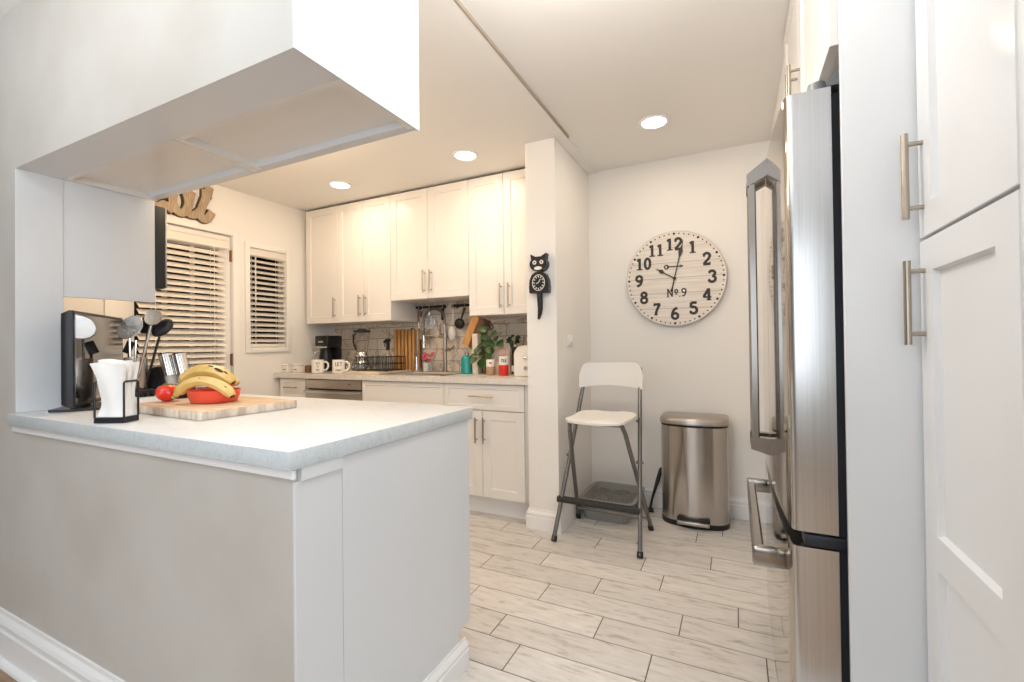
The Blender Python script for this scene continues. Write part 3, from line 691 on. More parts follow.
def pantry():
    x = .345
    t = thing('pantry_cabinet', 'tall white pantry cabinet with two panelled doors and steel bar handles', 'cabinet', (.65, 1.04, 0))
    mb = MB(); mb.box(x+.021, .95, .845, 1.230, .08, ZC2-.001); obj('body', mb, 'cabcool', t, 0)
    mb = MB(); mb.box(x+.06, x+.075, .845, 1.230, 0, .08); obj('toe_kick', mb, 'cabcool', t, 0)
    a, b = .852, 1.222
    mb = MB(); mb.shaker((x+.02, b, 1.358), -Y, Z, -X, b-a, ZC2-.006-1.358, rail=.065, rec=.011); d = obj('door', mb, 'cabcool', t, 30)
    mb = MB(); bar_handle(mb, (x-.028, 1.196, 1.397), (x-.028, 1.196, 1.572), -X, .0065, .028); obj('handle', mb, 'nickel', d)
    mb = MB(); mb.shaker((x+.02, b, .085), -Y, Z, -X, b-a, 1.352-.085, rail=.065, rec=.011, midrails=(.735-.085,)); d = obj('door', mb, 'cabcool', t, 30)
    mb = MB(); bar_handle(mb, (x-.028, 1.196, 1.140), (x-.028, 1.196, 1.312), -X, .0065, .028); obj('handle', mb, 'nickel', d)
    mb = MB(); mb.box(x-.002, .95, .80, .844, 0, ZC2-.001, .001); obj('filler_strip', mb, 'cabcool', t)
pantry()
t = thing('wall_hook', 'small metal hook high on the wall past the refrigerator', 'hook', (.215, 2.549, 2.15))
mb = MB(); mb.cyl((.215, 2.549, 2.165), (.206, 2.549, 2.165), .016, .014, 14); mb.tube([(.206, 2.549, 2.16), (.19, 2.549, 2.15), (.183, 2.549, 2.135), (.19, 2.549, 2.122)], .005, 8); obj('hook', mb, 'chrome', t)

# ------------------------------------------------------------------ wall clock
def wall_clock():
    cx, cz, R, yf = -.370, 1.591, .329, YB-.038
    t = thing('wall_clock', 'large round whitewashed plank clock with black numerals on the back wall', 'clock', (cx, YB, cz))
    n = 72
    mb = MB(); mb.loft([[(cx+r*math.cos(2*PI*i/n), y, cz+r*math.sin(2*PI*i/n)) for i in range(n)] for y, r in ((YB-.001, R-.002), (yf+.004, R-.002), (yf, R-.007), (yf+.0005, R-.008))], True, False)
    mb.loft([[(cx+r*math.cos(2*PI*i/n), y, cz+r*math.sin(2*PI*i/n)) for i in range(n)] for y, r in ((yf+.003, R-.003), (yf, R-.006))], False, False)
    obj('rim', mb, 'clockrim', t)
    mb = MB(); mb.loft([[(cx+r*math.cos(2*PI*i/n), y, cz+r*math.sin(2*PI*i/n)) for i in range(n)] for y, r in ((yf+.006, R-.006), (yf, R-.0065))], True, True); obj('face', mb, 'clockface', t)
    fr = lambda a, b, d: (cx+a, yf-.0002-d, cz+b)
    mb = MB()
    for k in (-.205, -.10, .005, .11, .215):
        w = math.sqrt((R-.012)**2-k*k); mb.ribbon([[(-w, k), (w, k)]], .0028, fr, .0004)
    obj('plank_seams', mb, 'clockline', t, 0)
    for k in range(60):
        a = math.radians(90-6*k); q = R-.022; rr = .0085 if k % 5 == 0 else .005
        mb = MB(); mb.cyl(fr(q*math.cos(a), q*math.sin(a), 0), fr(q*math.cos(a), q*math.sin(a), .0008), rr, n=10); obj('minute_dot', mb, 'ink', t, 0)
    for h in range(1, 13):
        a = math.radians(90-30*h); q = .237
        mb = MB(); text(mb, str(h), q*math.cos(a), q*math.sin(a)-.002, .082, .215, fr, .0016, 1.06, .02); obj('numeral', mb, 'ink', t, 0)
    mb = MB(); text(mb, 'No.9', .012, -.098, .058, .15, fr, .0014, 1.0, .05); obj('lettering', mb, 'ink', t, 0)
    mb = MB(); mb.ribbon([[(-.05, .082), (.055, .082)]], .008, fr, .0014); mb.ribbon([arc(-.052, .082, .013, .013, 0, 360, 14)], .008, fr, .0014)
    mb.prism([fr(.045, .082, 0), fr(.035, .094, 0), fr(.06, .082, 0), fr(.035, .070, 0)], (0, -.0016, 0)); obj('arrow_motif', mb, 'ink', t, 0)
    def hand(ang, ln, tail, w, d):
        a = math.radians(90-ang); u = Vector((math.cos(a), math.sin(a))); v = Vector((-u.y, u.x)); mb = MB()
        P = [(-tail, w*.5), (ln*.4, w*.35), (ln*.55, w*.4), (ln*.7, w*1.6), (ln*.85, w*.35), (ln, w*.15)]
        pts = [u*s+v*q for s, q in P]+[u*s-v*q for s, q in reversed(P)]
        mb.prism([fr(p.x, p.y, d) for p in pts], (0, -.0015, 0))
        if tail > .03: mb.cyl(fr(*(u*-tail), d), fr(*(u*-tail), d+.0016), .0095, n=14)
        return mb
    obj('hour_hand', hand(-58, .145, .0, .009, .004), 'ink', t, 0)
    obj('minute_hand', hand(13, .265, .085, .009, .007), 'ink', t, 0)
    mb = MB(); mb.cyl(fr(0, 0, 0), fr(0, 0, .011), .011, n=18); obj('hub', mb, 'ink', t)
wall_clock()

# ------------------------------------------------------------------ black cat shaped clock
def cat_clock():
    cx, y = -1.077, YS
    t = thing('cat_clock', 'small black cat shaped clock hanging on the wall end', 'clock', (cx, y, 1.55))
    fr = lambda a, b, d: (cx+a, y-.004-d, b)
    mb = MB(); pts = arc(0, 1.555, .058, .052, -60, 240, 26)[0:0]
    body = [(-.062, 1.467), (.062, 1.467), (.064, 1.50), (.060, 1.545), (.046, 1.578), (.02, 1.594), (-.02, 1.594), (-.046, 1.578), (-.060, 1.545), (-.064, 1.50)]
    mb.prism([fr(a, b, 0) for a, b in body], (0, -.045, 0)); obj('body', mb, 'black', t, 30)
    head = arc(0, 1.643, .056, .046, 0, 36, 4)+[(.052, 1.706), (.018, 1.687)]+[(-.018, 1.687), (-.052, 1.706)]+arc(0, 1.643, .056, .046, 144, 359, 18)
    mb = MB(); mb.prism([fr(a, b, 0) for a, b in head], (0, -.05, 0)); h = obj('head', mb, 'black', t, 30)
    mb = MB()
    for s in (-1, 1): mb.cyl(fr(.023*s, 1.652, .050), fr(.023*s, 1.652, .0515), .013, n=16)
    obj('eyes', mb, 'white', h)
    mb = MB()
    for s in (-1, 1): mb.cyl(fr(.023*s, 1.652, .0515), fr(.023*s, 1.652, .0525), .005, n=12)
    mb.cyl(fr(0, 1.634, .050), fr(0, 1.634, .053), .005, n=10); obj('pupils', mb, 'ink', h)
    mb = MB(); mb.prism([fr(a, b, .050) for a, b in arc(0, 1.616, .026, .011, 0, 360, 18)[:-1]], (0, -.002, 0)); obj('muzzle', mb, 'white', h)
    mb = MB(); mb.ribbon([arc(0, 1.528, .040, .048, 0, 360, 24)], .004, fr, .047)
    for k in range(12):
        a = math.radians(30*k); c_, s_ = math.cos(a), math.sin(a)
        mb.ribbon([[(.026*c_, 1.528+.032*s_), (.036*c_, 1.528+.043*s_)]], .006, fr, .0468)
    mb.ribbon([[(0, 1.528), (.012, 1.55)], [(0, 1.528), (-.016, 1.522)]], .004, fr, .0475)
    obj('dial_marks', mb, 'white', t, 0)
    mb = MB(); mb.tube([fr(0, 1.475, .03), fr(.003, 1.42, .03), fr(.004, 1.37, .03), fr(-.001, 1.335, .03), fr(-.009, 1.305, .03)], [.017, .018, .016, .013, .007], 12); obj('tail', mb, 'black', t)
cat_clock()
t = thing('light_switch', 'small white switch box on the side of the wall end', 'switch', (XS1, 2.87, 1.17))
mb = MB(); mb.box(XS1, XS1+.007, 2.81, 2.93, 1.135, 1.21, .003); obj('plate', mb, 'trim', t)
for q in (2.85, 2.89):
    mb = MB(); mb.box(XS1+.007, XS1+.011, q-.012, q+.012, 1.155, 1.19, .002); obj('toggle', mb, 'trim', t)

# ------------------------------------------------------------------ bar stool
def stool():
    t = thing('bar_stool', 'folding bar stool with white seat and back on dark grey tube legs', 'stool', (-.72, 2.7, 0))
    r = .0125
    FL, FR = Vector((-.972, 2.505, 0)), Vector((-.477, 2.500, 0))
    TL, TR = Vector((-.868, 2.865, 1.00)), Vector((-.529, 2.850, 1.00))
    lp = lambda a, b, z: a+(b-a)*(z/b.z)
    for a, b in ((FL, TL), (FR, TR)):
        mb = MB(); mb.tube([a+Z*.012, lp(a, b, .5), b], r, 12); lg = obj('back_leg_tube', mb, 'stooltube', t)
        mb = MB(); mb.cyl(a, lp(a, b, .03), .0165, n=12); obj('foot_cap', mb, 'blackm', lg)
    BL, BR = Vector((-.951, 2.912, 0)), Vector((-.484, 2.907, 0))
    SL, SR = Vector((-.868, 2.50, .703)), Vector((-.556, 2.49, .703))
    mb = MB()
    pts = [BL+Z*.012, BL+(SL-BL)*.5, BL+(SL-BL)*.93, SL+Vector((.006, -.004, 0)), SL+Vector((.03, -.01, .004)), SR+Vector((-.03, -.01, .004)), SR+Vector((-.006, -.004, 0)), BR+(SR-BR)*.93, BR+(SR-BR)*.5, BR+Z*.012]
    mb.tube(pts, r, 12); lg = obj('seat_leg_frame', mb, 'stooltube', t)
    for b, s in ((BL, SL), (BR, SR)):
        mb = MB(); mb.cyl(b, b+(s-b).normalized()*.035, .0165, n=12); obj('foot_cap', mb, 'blackm', lg)
    for a, b, s0, s1 in ((FL, TL, BL, SL), (FR, TR, BR, SR)):     # pivots where the tubes cross
        p = lp(a, b, .47); mb = MB(); mb.cyl(p+X*.02, p-X*.02, .009, n=12); obj('pivot_bolt', mb, 'stooltube', t)
    z = .225; p, q = lp(FL, TL, z), lp(FR, TR, z)
    mb = MB(); d = (q-p).normalized()
    mb.loft([[c+Vector((0, a, b)) for a, b in ((-.020, -.012), (-.012, -.018), (.014, -.018), (.018, -.008), (.018, .010), (.010, .016), (-.014, .016), (-.020, .010))] for c in (p-d*.025, q+d*.005)]); obj('footrest', mb, 'blackm', t, 50)
    mb = MB(); zz = .10; mb.cyl(BL+(SL-BL)*.12, BR+(SR-BR)*.12, .008, n=10); obj('rear_stretcher', mb, 'stooltube', t)
    # seat: moulded plywood, front edge rolled down, wider at the back
    rings = []
    for i in range(13):
        u = i/12; y = 2.462+u*.280
        xl = -.885+.020*u; xr = -.545+.035*u
        cr = .05 if u < .1 else 0
        if u > .72: s = (u-.72)/.28; k = (1-math.sqrt(max(0, 1-s*s)))*.09; xl += k; xr -= k
        if u < .12: s = 1-u/.12; k = (1-math.sqrt(max(0, 1-s*s)))*.03; xl += k; xr -= k
        zt = .730+.016*u**1.6-.006*math.sin(PI*u)
        if u < .15: zt -= .012*((.15-u)/.15)**2
        top = [(xl+(xr-xl)*j/10, y, zt-.006*(1-abs(2*j/10-1)**2)) for j in range(11)]
        bot = [(a, b, c-.013) for a, b, c in reversed(top)]
        rings.append(top+bot)
    mb = MB(); mb.loft(rings); obj('seat', mb, 'stoolwhite', t, 50)
    mb = MB(); mb.tube([lp(FL, TL, .705), (-.87, 2.70, .70)], .007, 8); mb.tube([lp(FR, TR, .705), (-.52, 2.69, .70)], .007, 8); obj('seat_bracket', mb, 'stooltube', t)
    # backrest: curved board with rounded top corners
    c0 = lp(FL, TL, .955); c1 = lp(FR, TR, .955)
    rings = []
    n = 20
    def col(u):
        k = abs(2*u-1); h1 = .160; h0 = 0.0
        top = h1 if k < .72 else h1-.072*(1-math.sqrt(max(0, 1-((k-.72)/.28)**2)))
        bot = .022*(1-k*k)
        return bot, top
    for i in range(n+1):
        u = i/n; b, tp = col(u)
        base = Vector((c0.x-.026+(c1.x-c0.x+.050)*u, 0, 0)); yb = 2.806+.020*(1-(2*u-1)**2)
        ring = []
        for k in range(5):
            z = .872+b+(tp-b)*k/4; ring.append((base.x, yb-.014+(z-.87)*.12, z))
        for k in range(4, -1, -1):
            z = .872+b+(tp-b)*k/4; ring.append((base.x, yb-.001+(z-.87)*.12, z))
        rings.append(ring)
    mb = MB(); mb.loft(rings); obj('backrest', mb, 'stoolwhite', t, 40)
stool()

# ------------------------------------------------------------------ step trash can
def dshape(x0, x1, y0, y1, rf=.10, rb=.03, bow=.02, n=8):
    pts = []
    def corner(cx, cy, r, a0, a1):
        for i in range(n+1):
            a = math.radians(a0+(a1-a0)*i/n); pts.append((cx+r*math.cos(a), cy+r*math.sin(a)))
    corner(x1-rb, y1-rb, rb, 0, 90); corner(x0+rb, y1-rb, rb, 90, 180)
    corner(x0+rf, y0+rf, rf, 180, 262)
    for i in range(1, 6):
        u = i/6; x = x0+rf+(x1-x0-2*rf)*u; pts.append((x, y0-bow*math.sin(PI*u)+.001))
    corner(x1-rf, y0+rf, rf, 278, 360)
    return pts
def can():
    t = thing('trash_can', 'stainless steel pedal trash can standing against the back wall', 'trash can', (-.25, 3.17, 0))
    x0, x1, y0, y1 = -.452, -.048, 3.045, 3.30
    P = lambda i=0, dy=0: dshape(x0+i, x1-i, y0+i, y1-i)
    mb = MB(); mb.loft([[(a, b, z) for a, b in P(-.001+q)] for z, q in ((0, .002), (.03, 0), (.034, .003))]); obj('base', mb, 'black', t)
    mb = MB(); mb.loft([[(a, b, z) for a, b in P(.001)] for z in (.030, .33, .622)]); obj('body', mb, 'steelc', t)
    mb = MB(); mb.loft([[(a, b, z) for a, b in P(.002)] for z in (.622, .636)]); obj('collar', mb, 'black', t)
    mb = MB(); mb.loft([[(a, b, z) for a, b in P(q)] for z, q in ((.636, -.004), (.664, -.004), (.676, .003), (.682, .018), (.686, .06))]); obj('lid', mb, 'steelh', t, 50)
    mb = MB(); mb.box(-.345, -.155, 3.014, 3.04, .035, .068, .003); obj('pedal_recess', mb, 'black', t)
    mb = MB(); mb.box(-.343, -.157, 2.985, 3.03, .030, .052, .006); obj('pedal', mb, 'steelh', t)
can()

# ------------------------------------------------------------------ litter box and scoop
def litter_box():
    t = thing('litter_box', 'grey plastic litter box on the floor behind the stool', 'litter box', (-.77, 3.12, 0))
    def rr(x0, x1, y0, y1, r, z, n=5):
        p = []
        for cx, cy, a0 in ((x1-r, y1-r, 0), (x0+r, y1-r, 90), (x0+r, y0+r, 180), (x1-r, y0+r, 270)):
            for i in range(n+1):
                a = math.radians(a0+90*i/n); p.append((cx+r*math.cos(a), cy+r*math.sin(a), z))
        return p
    rg = [rr(-.922, -.640, 2.915, 3.255, .04, 0), rr(-.938, -.595, 2.893, 3.300, .05, .128), rr(-.950, -.583, 2.880, 3.310, .055, .131), rr(-.950, -.583, 2.880, 3.310, .055, .140),
          rr(-.928, -.605, 2.903, 3.290, .045, .140), rr(-.910, -.620, 2.925, 3.265, .04, .06)]
    mb = MB(); mb.loft(rg, True, True); obj('tray', mb, 'greyplastic', t)
    mb = MB(); nx, ny = 26, 32; g = [[None]*(ny+1) for _ in range(nx+1)]; rn = random.Random(5)
    for i in range(nx+1):
        for j in range(ny+1):
            g[i][j] = mb.bm.verts.new((-.917+.304*i/nx, 2.917+.360*j/ny, .100+rn.uniform(-.004, .004)+.006*math.sin(i*.5)*math.cos(j*.4)))
    for i in range(nx):
        for j in range(ny): mb.face([g[i][j], g[i+1][j], g[i+1][j+1], g[i][j+1]])
    f = obj('litter_fill', mb, 'litter', t, 0); f['kind'] = 'stuff'
litter_box()
t = thing('litter_scoop', 'black long-handled scoop leaning between litter box and trash can', 'scoop', (-.53, 3.26, 0))
mb = MB(); mb.tube([(-.545, 3.235, .015), (-.53, 3.245, .09), (-.51, 3.262, .16), (-.495, 3.275, .21), (-.478, 3.29, .275), (-.474, 3.294, .29)], [.008, .008, .011, .015, .014, .007], 10); obj('handle', mb, 'black', t)
mb = MB(); mb.prism([(-.575, 3.20, .001), (-.515, 3.20, .001), (-.525, 3.245, .006), (-.565, 3.245, .006)], (0, 0, .012)); obj('blade', mb, 'black', t)

# ------------------------------------------------------------------ things on the peninsula
def cutting_board():
    mb = MB(); mb.box(-2.02, -1.525, .862, 1.205, ZP+.0005, ZP+.030, .004, 2)
    mb.bm.normal_update()
    for f in mb.bm.faces: f.material_index = 0 if f.normal.z > .7 else 1
    mb.xf(rot('Z', -3, (-1.52, .865, 0)))
    tag(obj('cutting_board', mb, ['board', 'boardedge'], None, 30), 'large wooden cutting board on the peninsula under the bananas', 'cutting board')
cutting_board()
ZB = ZP+.0305
def tv():
    A, B = Vector((-2.189, .80, 0)), Vector((-2.579, 1.12, 0)); u = (B-A).normalized(); n = Vector((-u.y, u.x, 0))
    if n.x < 0: n = -n
    t = thing('television', 'small black flat screen television on the peninsula against the wall end', 'television', (-2.3, .9, ZP))
    w = (B-A).length; z0, z1 = .937, 1.297
    Q = lambda a, z, d: A+u*a+Z*z+n*d
    mb = MB()
    rings = []
    for d, i in ((-.055, .05), (-.040, .012), (-.014, .0), (-.002, .0), (0, .002)):
        rings.append([Q(i, z0+i, d), Q(w-i, z0+i, d), Q(w-i, z1-i, d), Q(i, z1-i, d)])
    mb.loft(rings); obj('housing', mb, 'black', t, 30)
    mb = MB(); mb.loft([[Q(i, z0+i+.004, d), Q(w-i, z0+i+.004, d), Q(w-i, z1-i, d), Q(i, z1-i, d)] for d, i in ((-.001, .012), (.0008, .012))]); obj('screen', mb, 'tv', t, 0)
    mb = MB(); c = A+u*(w*.33)-n*.02
    mb.loft([[c+u*a+n*b+Z*z for a, b in ((-.12, -.07), (.12, -.07), (.13, -.03), (.12, .075), (-.12, .075), (-.13, -.03))] for z in (ZP+.001, ZP+.010)]); obj('base', mb, 'black', t, 30)
    mb = MB(); mb.loft([[c+u*a+n*b+Z*z for a, b in ((-.04, -.035), (.04, -.035), (.04, .0), (-.04, .0))] for z in (ZP+.009, .99)]); obj('neck', mb, 'black', t, 30)
tv()
def napkin_holder():
    u = Vector((.898, .44, 0)); v = Vector((-.44, .898, 0)); c = Vector((-1.772, .752, ZP))
    t = thing('napkin_holder', 'black wire napkin holder on the peninsula front edge', 'napkin holder', c)
    Q = lambda a, b, z: c+u*a+v*b+Z*z
    mb = MB(); mb.loft([[Q(a, b, z) for a, b in ((-.046, -.030), (.046, -.030), (.046, .030), (-.046, .030))] for z in (.001, .018, .0181)]); obj('base', mb, 'black', t, 30)
    for q in (-.046, .046):
        mb = MB(); mb.tube([Q(q, -.027, .018), Q(q, -.027, .126), Q(q, -.02, .130), Q(q, .02, .130), Q(q, .027, .126), Q(q, .027, .018)], .0032, 8); obj('wire_loop', mb, 'black', t)
    # paper napkins standing on edge, bowed in the middle and fanned at the top
    mb = MB()
    for lay, (bc, ph, top) in enumerate(((-.0175, .0, .168), (.0, .35, .178), (.0175, .7, .172))):
        rings = []
        for i in range(19):
            w = i/18; z = .019+top*w
            sw = .010*math.sin(w*2*PI*1.05+.6+ph)
            al = -.042-.020*max(0, w-.72)/.28+.012*math.sin(PI*w)**2+.006*math.sin(2.6*PI*w)
            ar = .040+.006*max(0, w-.75)/.25-.004*math.sin(2*PI*w)
            th = .0085-.003*w
            b0 = bc+sw*.35-.010*max(0, w-.6)/.4*(1-lay)
            ring = [Q(al+(ar-al)*k/6, b0-th+.003*math.sin(k*1.1+4*w), z+.004*(w > .95)*math.sin(k)) for k in range(7)]
            ring += [Q(al+(ar-al)*k/6, b0+th+.003*math.sin(k*1.1+4*w), z+.004*(w > .95)*math.sin(k)) for k in range(6, -1, -1)]
            rings.append(ring)
        mb.loft(rings)
    tag(obj('paper_napkins', mb, 'paper', None, 60), 'stack of white paper napkins in the black holder', 'napkins')
napkin_holder()
def crock():
    c = (-2.38, 1.08, ZP)
    t = thing('utensil_crock', 'tall round stainless steel crock holding cooking utensils beside the television', 'crock', c)
    mb = MB(); mb.lathe([(.040, .001), (.042, .004), (.042, .193), (.041, .195), (.039, .193), (.039, .008)], c, 32); obj('cup', mb, 'steelh', t)
    C = Vector(c); rr = Vector((.898, .44, 0)); bb = Vector((-.44, .898, 0))
    E = lambda a, b, z: C+rr*a+bb*b+Z*z
    def shaft(p, q, r=.005, n=8): m_ = MB(); m_.tube([p, q], r, n); return m_
    def place(m_, p, tilt, roll=0, sc=(1, 1, 1)):
        m_.xf(Matrix.Translation(p) @ Matrix.Rotation(math.radians(roll), 4, bb) @ Matrix.Rotation(math.radians(tilt), 4, rr) @ Matrix.Diagonal((*sc, 1))); return m_
    gr = 'utensils in the steel crock'
    q = thing('slotted_turner', 'steel slotted turner with wide pierced head at the left of the crock', 'utensil', E(-.012, -.012, .012), gr)
    obj('handle', shaft(E(-.012, -.012, .012), E(-.006, -.025, .29)), 'chrome', q)
    hd = MB(); hd.lathe([(.001, 0), (.030, .002), (.038, .005), (.036, .008), (.001, .006)], (0, 0, 0), 24)
    for k in range(6):
        a = 2*PI*k/6; hd.cyl((.02*math.cos(a), .02*math.sin(a), .004), (.02*math.cos(a), .02*math.sin(a), .009), .005, n=8)
    obj('blade', place(hd, E(.004, -.030, .325), 72, 10, (1.3, 1.5, 1)), 'steel', q)
    q = thing('black_spoon', 'black nylon spoon standing behind the turner in the crock', 'utensil', E(.006, .018, .012), gr)
    obj('handle', shaft(E(.006, .018, .012), E(.036, .022, .32)), 'silicone', q)
    hd = MB(); hd.ell((0, 0, 0), .026, .042, .008); obj('bowl', place(hd, E(.043, .022, .352), 80, 8, (1.45, 1.4, 1)), 'silicone', q)
    q = thing('black_ladle', 'black nylon ladle leaning farthest right out of the crock', 'utensil', E(.02, .008, .012), gr)
    obj('handle', shaft(E(.02, .008, .012), E(.094, .014, .285)), 'silicone', q)
    hd = MB(); hd.ell((0, 0, 0), .026, .036, .014); obj('bowl', place(hd, E(.108, .014, .325), 76, 22, (1.3, 1.4, 1)), 'silicone', q)
    q = thing('steel_skimmer', 'steel skimmer with round pierced head rising highest from the crock', 'utensil', E(.004, -.024, .012), gr)
    obj('handle', shaft(E(.004, -.024, .012), E(.084, -.020, .335), .0065), 'steel', q)
    hd = MB(); hd.lathe([(.001, 0), (.020, .001), (.027, .006), (.026, .009), (.001, .006)], (0, 0, 0), 24)
    for k in range(8):
        a = 2*PI*k/8; hd.cyl((.015*math.cos(a), .015*math.sin(a), .004), (.015*math.cos(a), .015*math.sin(a), .0095), .0035, n=8)
    obj('head', place(hd, E(.098, -.020, .368), 74, 18, (1.35, 1.35, 1)), 'nickel', q)
    q = thing('nylon_spatula', 'short black spatula at the left edge of the crock', 'utensil', E(-.028, .006, .012), gr)
    obj('handle', shaft(E(-.028, .006, .012), E(-.036, .006, .215)), 'silicone', q)
    hd = MB(); hd.box(-.018, .018, -.028, .028, -.003, .003, .002); obj('blade', place(hd, E(-.036, .006, .24), 82, -6), 'silicone', q)
    q = thing('steel_tongs', 'thin steel tongs at the front of the crock', 'utensil', E(.012, -.03, .012), gr)
    obj('arms', shaft(E(.012, -.03, .012), E(.030, -.034, .27), .005), 'chrome', q)
crock()
# black rack on a white box behind the napkins
t = thing('storage_box', 'low white box with a black rack on top, behind the napkin holder', 'box', (-2.26, 1.04, ZP))
bx0, bx1, by0, by1 = -2.325, -2.19, 1.0, 1.085
mb = MB(); mb.box(bx0, bx1, by0, by1, ZP+.001, ZP+.034, .004); obj('box', mb, 'trim', t)
mb = MB()
for k in range(4): mb.box(bx0-.008, bx1+.008, by0+.004+k*.022, by0+.014+k*.022, ZP+.0345, ZP+.052, .002)
for x in (bx0, (bx0+bx1)/2-.006, bx1-.012): mb.box(x, x+.012, by0, by1, ZP+.044, ZP+.062, .002)
obj('rack', mb, 'black', t)
def mills():
    # angled black stand with two tilted steel mills
    c = Vector((-2.31, 1.16, ZP))
    t = thing('mill_stand', 'black angled stand holding the two steel mills', 'stand', c)
    ru = Vector((.894, .448, 0)); fw = Vector((-.448, .894, 0))
    Q = lambda a, b, z: c+ru*a+fw*b+Z*z
    mb = MB(); mb.prism([Q(-.080, -.0, .001), Q(.095, -.0, .001), Q(.095, -.0, .060), Q(-.022, 0, .060), Q(-.045, 0, .150), Q(-.080, 0, .138)], fw*.06); obj('stand', mb, 'black', t, 0)
    for k, (off, nm, lb) in enumerate(((.012, 'salt_mill', 'left stainless steel mill leaning in the black stand'), (.071, 'pepper_mill', 'right stainless steel mill leaning in the black stand'))):
        d = (Z*.97-ru*.24).normalized(); r = .0275; b0 = Q(off, .030+.004*k, .068)
        q = thing(nm, lb, 'mill', b0, 'pair of steel mills')
        mb = MB(); mb.cyl(b0, b0+d*.042, r*.86, n=24); obj('grinder_window', mb, 'acrylic', q)
        mb = MB(); mb.cyl(b0+d*.0422, b0+d*.142, r, n=28); obj('body', mb, 'chrome', q)
        mb = MB(); mb.cyl(b0+d*.1422, b0+d*.147, r*.98, r*.9, n=28); obj('cap', mb, 'blackm', q)
mills()
def fruit():
    c = Vector((-1.945, .985, ZB)); t = thing('tomato', 'ripe red tomato on the cutting board left of the bananas', 'tomato', c)
    mb = MB(); n = 30
    rings = []
    for j in range(1, 14):
        a = -PI/2+PI*j/14; rr = .040*math.cos(a); zz = .034+.0335*math.sin(a)
        if a > .9: zz -= .006*(a-.9)
        rings.append([c+Vector((rr*(1+.03*math.cos(5*2*PI*i/n))*math.cos(2*PI*i/n), rr*(1+.03*math.cos(5*2*PI*i/n))*math.sin(2*PI*i/n), zz)) for i in range(n)])
    mb.loft(rings); obj('fruit', mb, 'tomato', t, 60)
    mb = MB(); b = c+Z*.064
    for k in range(5):
        a = 2*PI*k/5; e = Vector((math.cos(a), math.sin(a), 0)); mb.tube([b, b+e*.010+Z*.002, b+e*.02-Z*.001], [.003, .003, .001], 6)
    mb.tube([b, b+Z*.010], .0025, 6); obj('calyx', mb, 'stem', t)
    c = Vector((-1.755, 1.045, ZB)); mb = MB()
    mb.lathe([(.066, .0005), (.074, .003), (.082, .022), (.086, .044), (.087, .046), (.0845, .0465), (.079, .023), (.070, .006), (.005, .005)], c, 40)
    tag(obj('bowl', mb, 'bowlred', None, 50), 'shallow red bowl under the bananas on the cutting board', 'bowl')
    ru = Vector((.894, .448, 0)); fw = Vector((-.448, .894, 0))
    def banana(name, label, pts, tip_dark, spots, rad=.0195):
        P = [c+ru*(a*.86-.020)+fw*b+Z*z for a, b, z in pts]
        # smooth the path
        S = []
        for i in range(len(P)-1):
            p0, p1, p2, p3 = P[max(i-1, 0)], P[i], P[i+1], P[min(i+2, len(P)-1)]
            for k in range(6):
                s = k/6; S.append(.5*((2*p1)+(p2-p0)*s+(2*p0-5*p1+4*p2-p3)*s*s+(3*p1-p0-3*p2+p3)*s**3))
        S.append(P[-1]); N = len(S)
        rs = []
        for i in range(N):
            u = i/(N-1)
            rr = rad*min(1, .32+.0*u+max(0, (u-.08))*6) if u < .25 else rad
            if u > .80: rr = rad*max(.28, math.sqrt(max(.05, 1-((u-.80)/.20)**2)))
            rs.append(rr)
        q = thing(name, label, 'banana', c+Z*.04, 'bunch of bananas on the red bowl')
        i0 = max(2, int(N*.10))
        mb = MB(); mb.tube(S[i0:N-1], rs[i0:N-1], 7); b_ = obj('fruit', mb, 'banana', q, 50)
        mb = MB(); mb.tube(S[:i0+1], rs[:i0+1], 7); obj('stem', mb, 'bananagreen', q, 50)
        mb = MB(); mb.tube(S[N-2:], [rs[N-2]*1.02, rs[-1]*.6], 7); obj('tip', mb, 'bananaspot', q)
        for k, (ii, sc, lat) in enumerate(spots):
            i = int(ii*(N-1)); d = (S[i+1]-S[i]).normalized(); out = (-fw*lat+Z*(1-lat*.5)).normalized(); out = (out-d*out.dot(d)).normalized()
            m_ = MB(); m_.ell((0, 0, 0), sc*.014, sc*.0045, .0012, 12, 6)
            z_ = out; x_ = d; y_ = z_.cross(x_)
            mm = Matrix((x_, y_, z_)).transposed().to_4x4(); mm.translation = S[i]+out*rs[i]*.985; m_.xf(mm); obj('bruise', m_, 'bananaspot', q)
    banana('banana', 'upper banana with brown bruises lying across the red bowl', [(-.118, -.01, .066), (-.098, -.012, .088), (-.052, -.018, .112), (0, -.02, .120), (.055, -.02, .112), (.098, -.02, .090), (.122, -.02, .070)], True, [(.60, .8, .5), (.70, 1.3, .75), (.78, .7, .5), (.30, .5, .6)], .0215)
    banana('banana', 'front banana with green stem curving over the rim of the red bowl', [(-.112, -.052, .022), (-.088, -.052, .044), (-.045, -.050, .072), (.01, -.050, .082), (.075, -.056, .070), (.128, -.064, .046), (.152, -.070, .024)], True, [(.82, .4, .6), (.5, .3, .8)], .0195)
    banana('banana', 'rear banana mostly hidden behind the other bananas', [(-.105, .045, .070), (-.08, .04, .080), (-.04, .036, .086), (.01, .034, .088), (.05, .036, .082), (.08, .04, .072), (.098, .045, .062)], True, [], .019)
fruit()

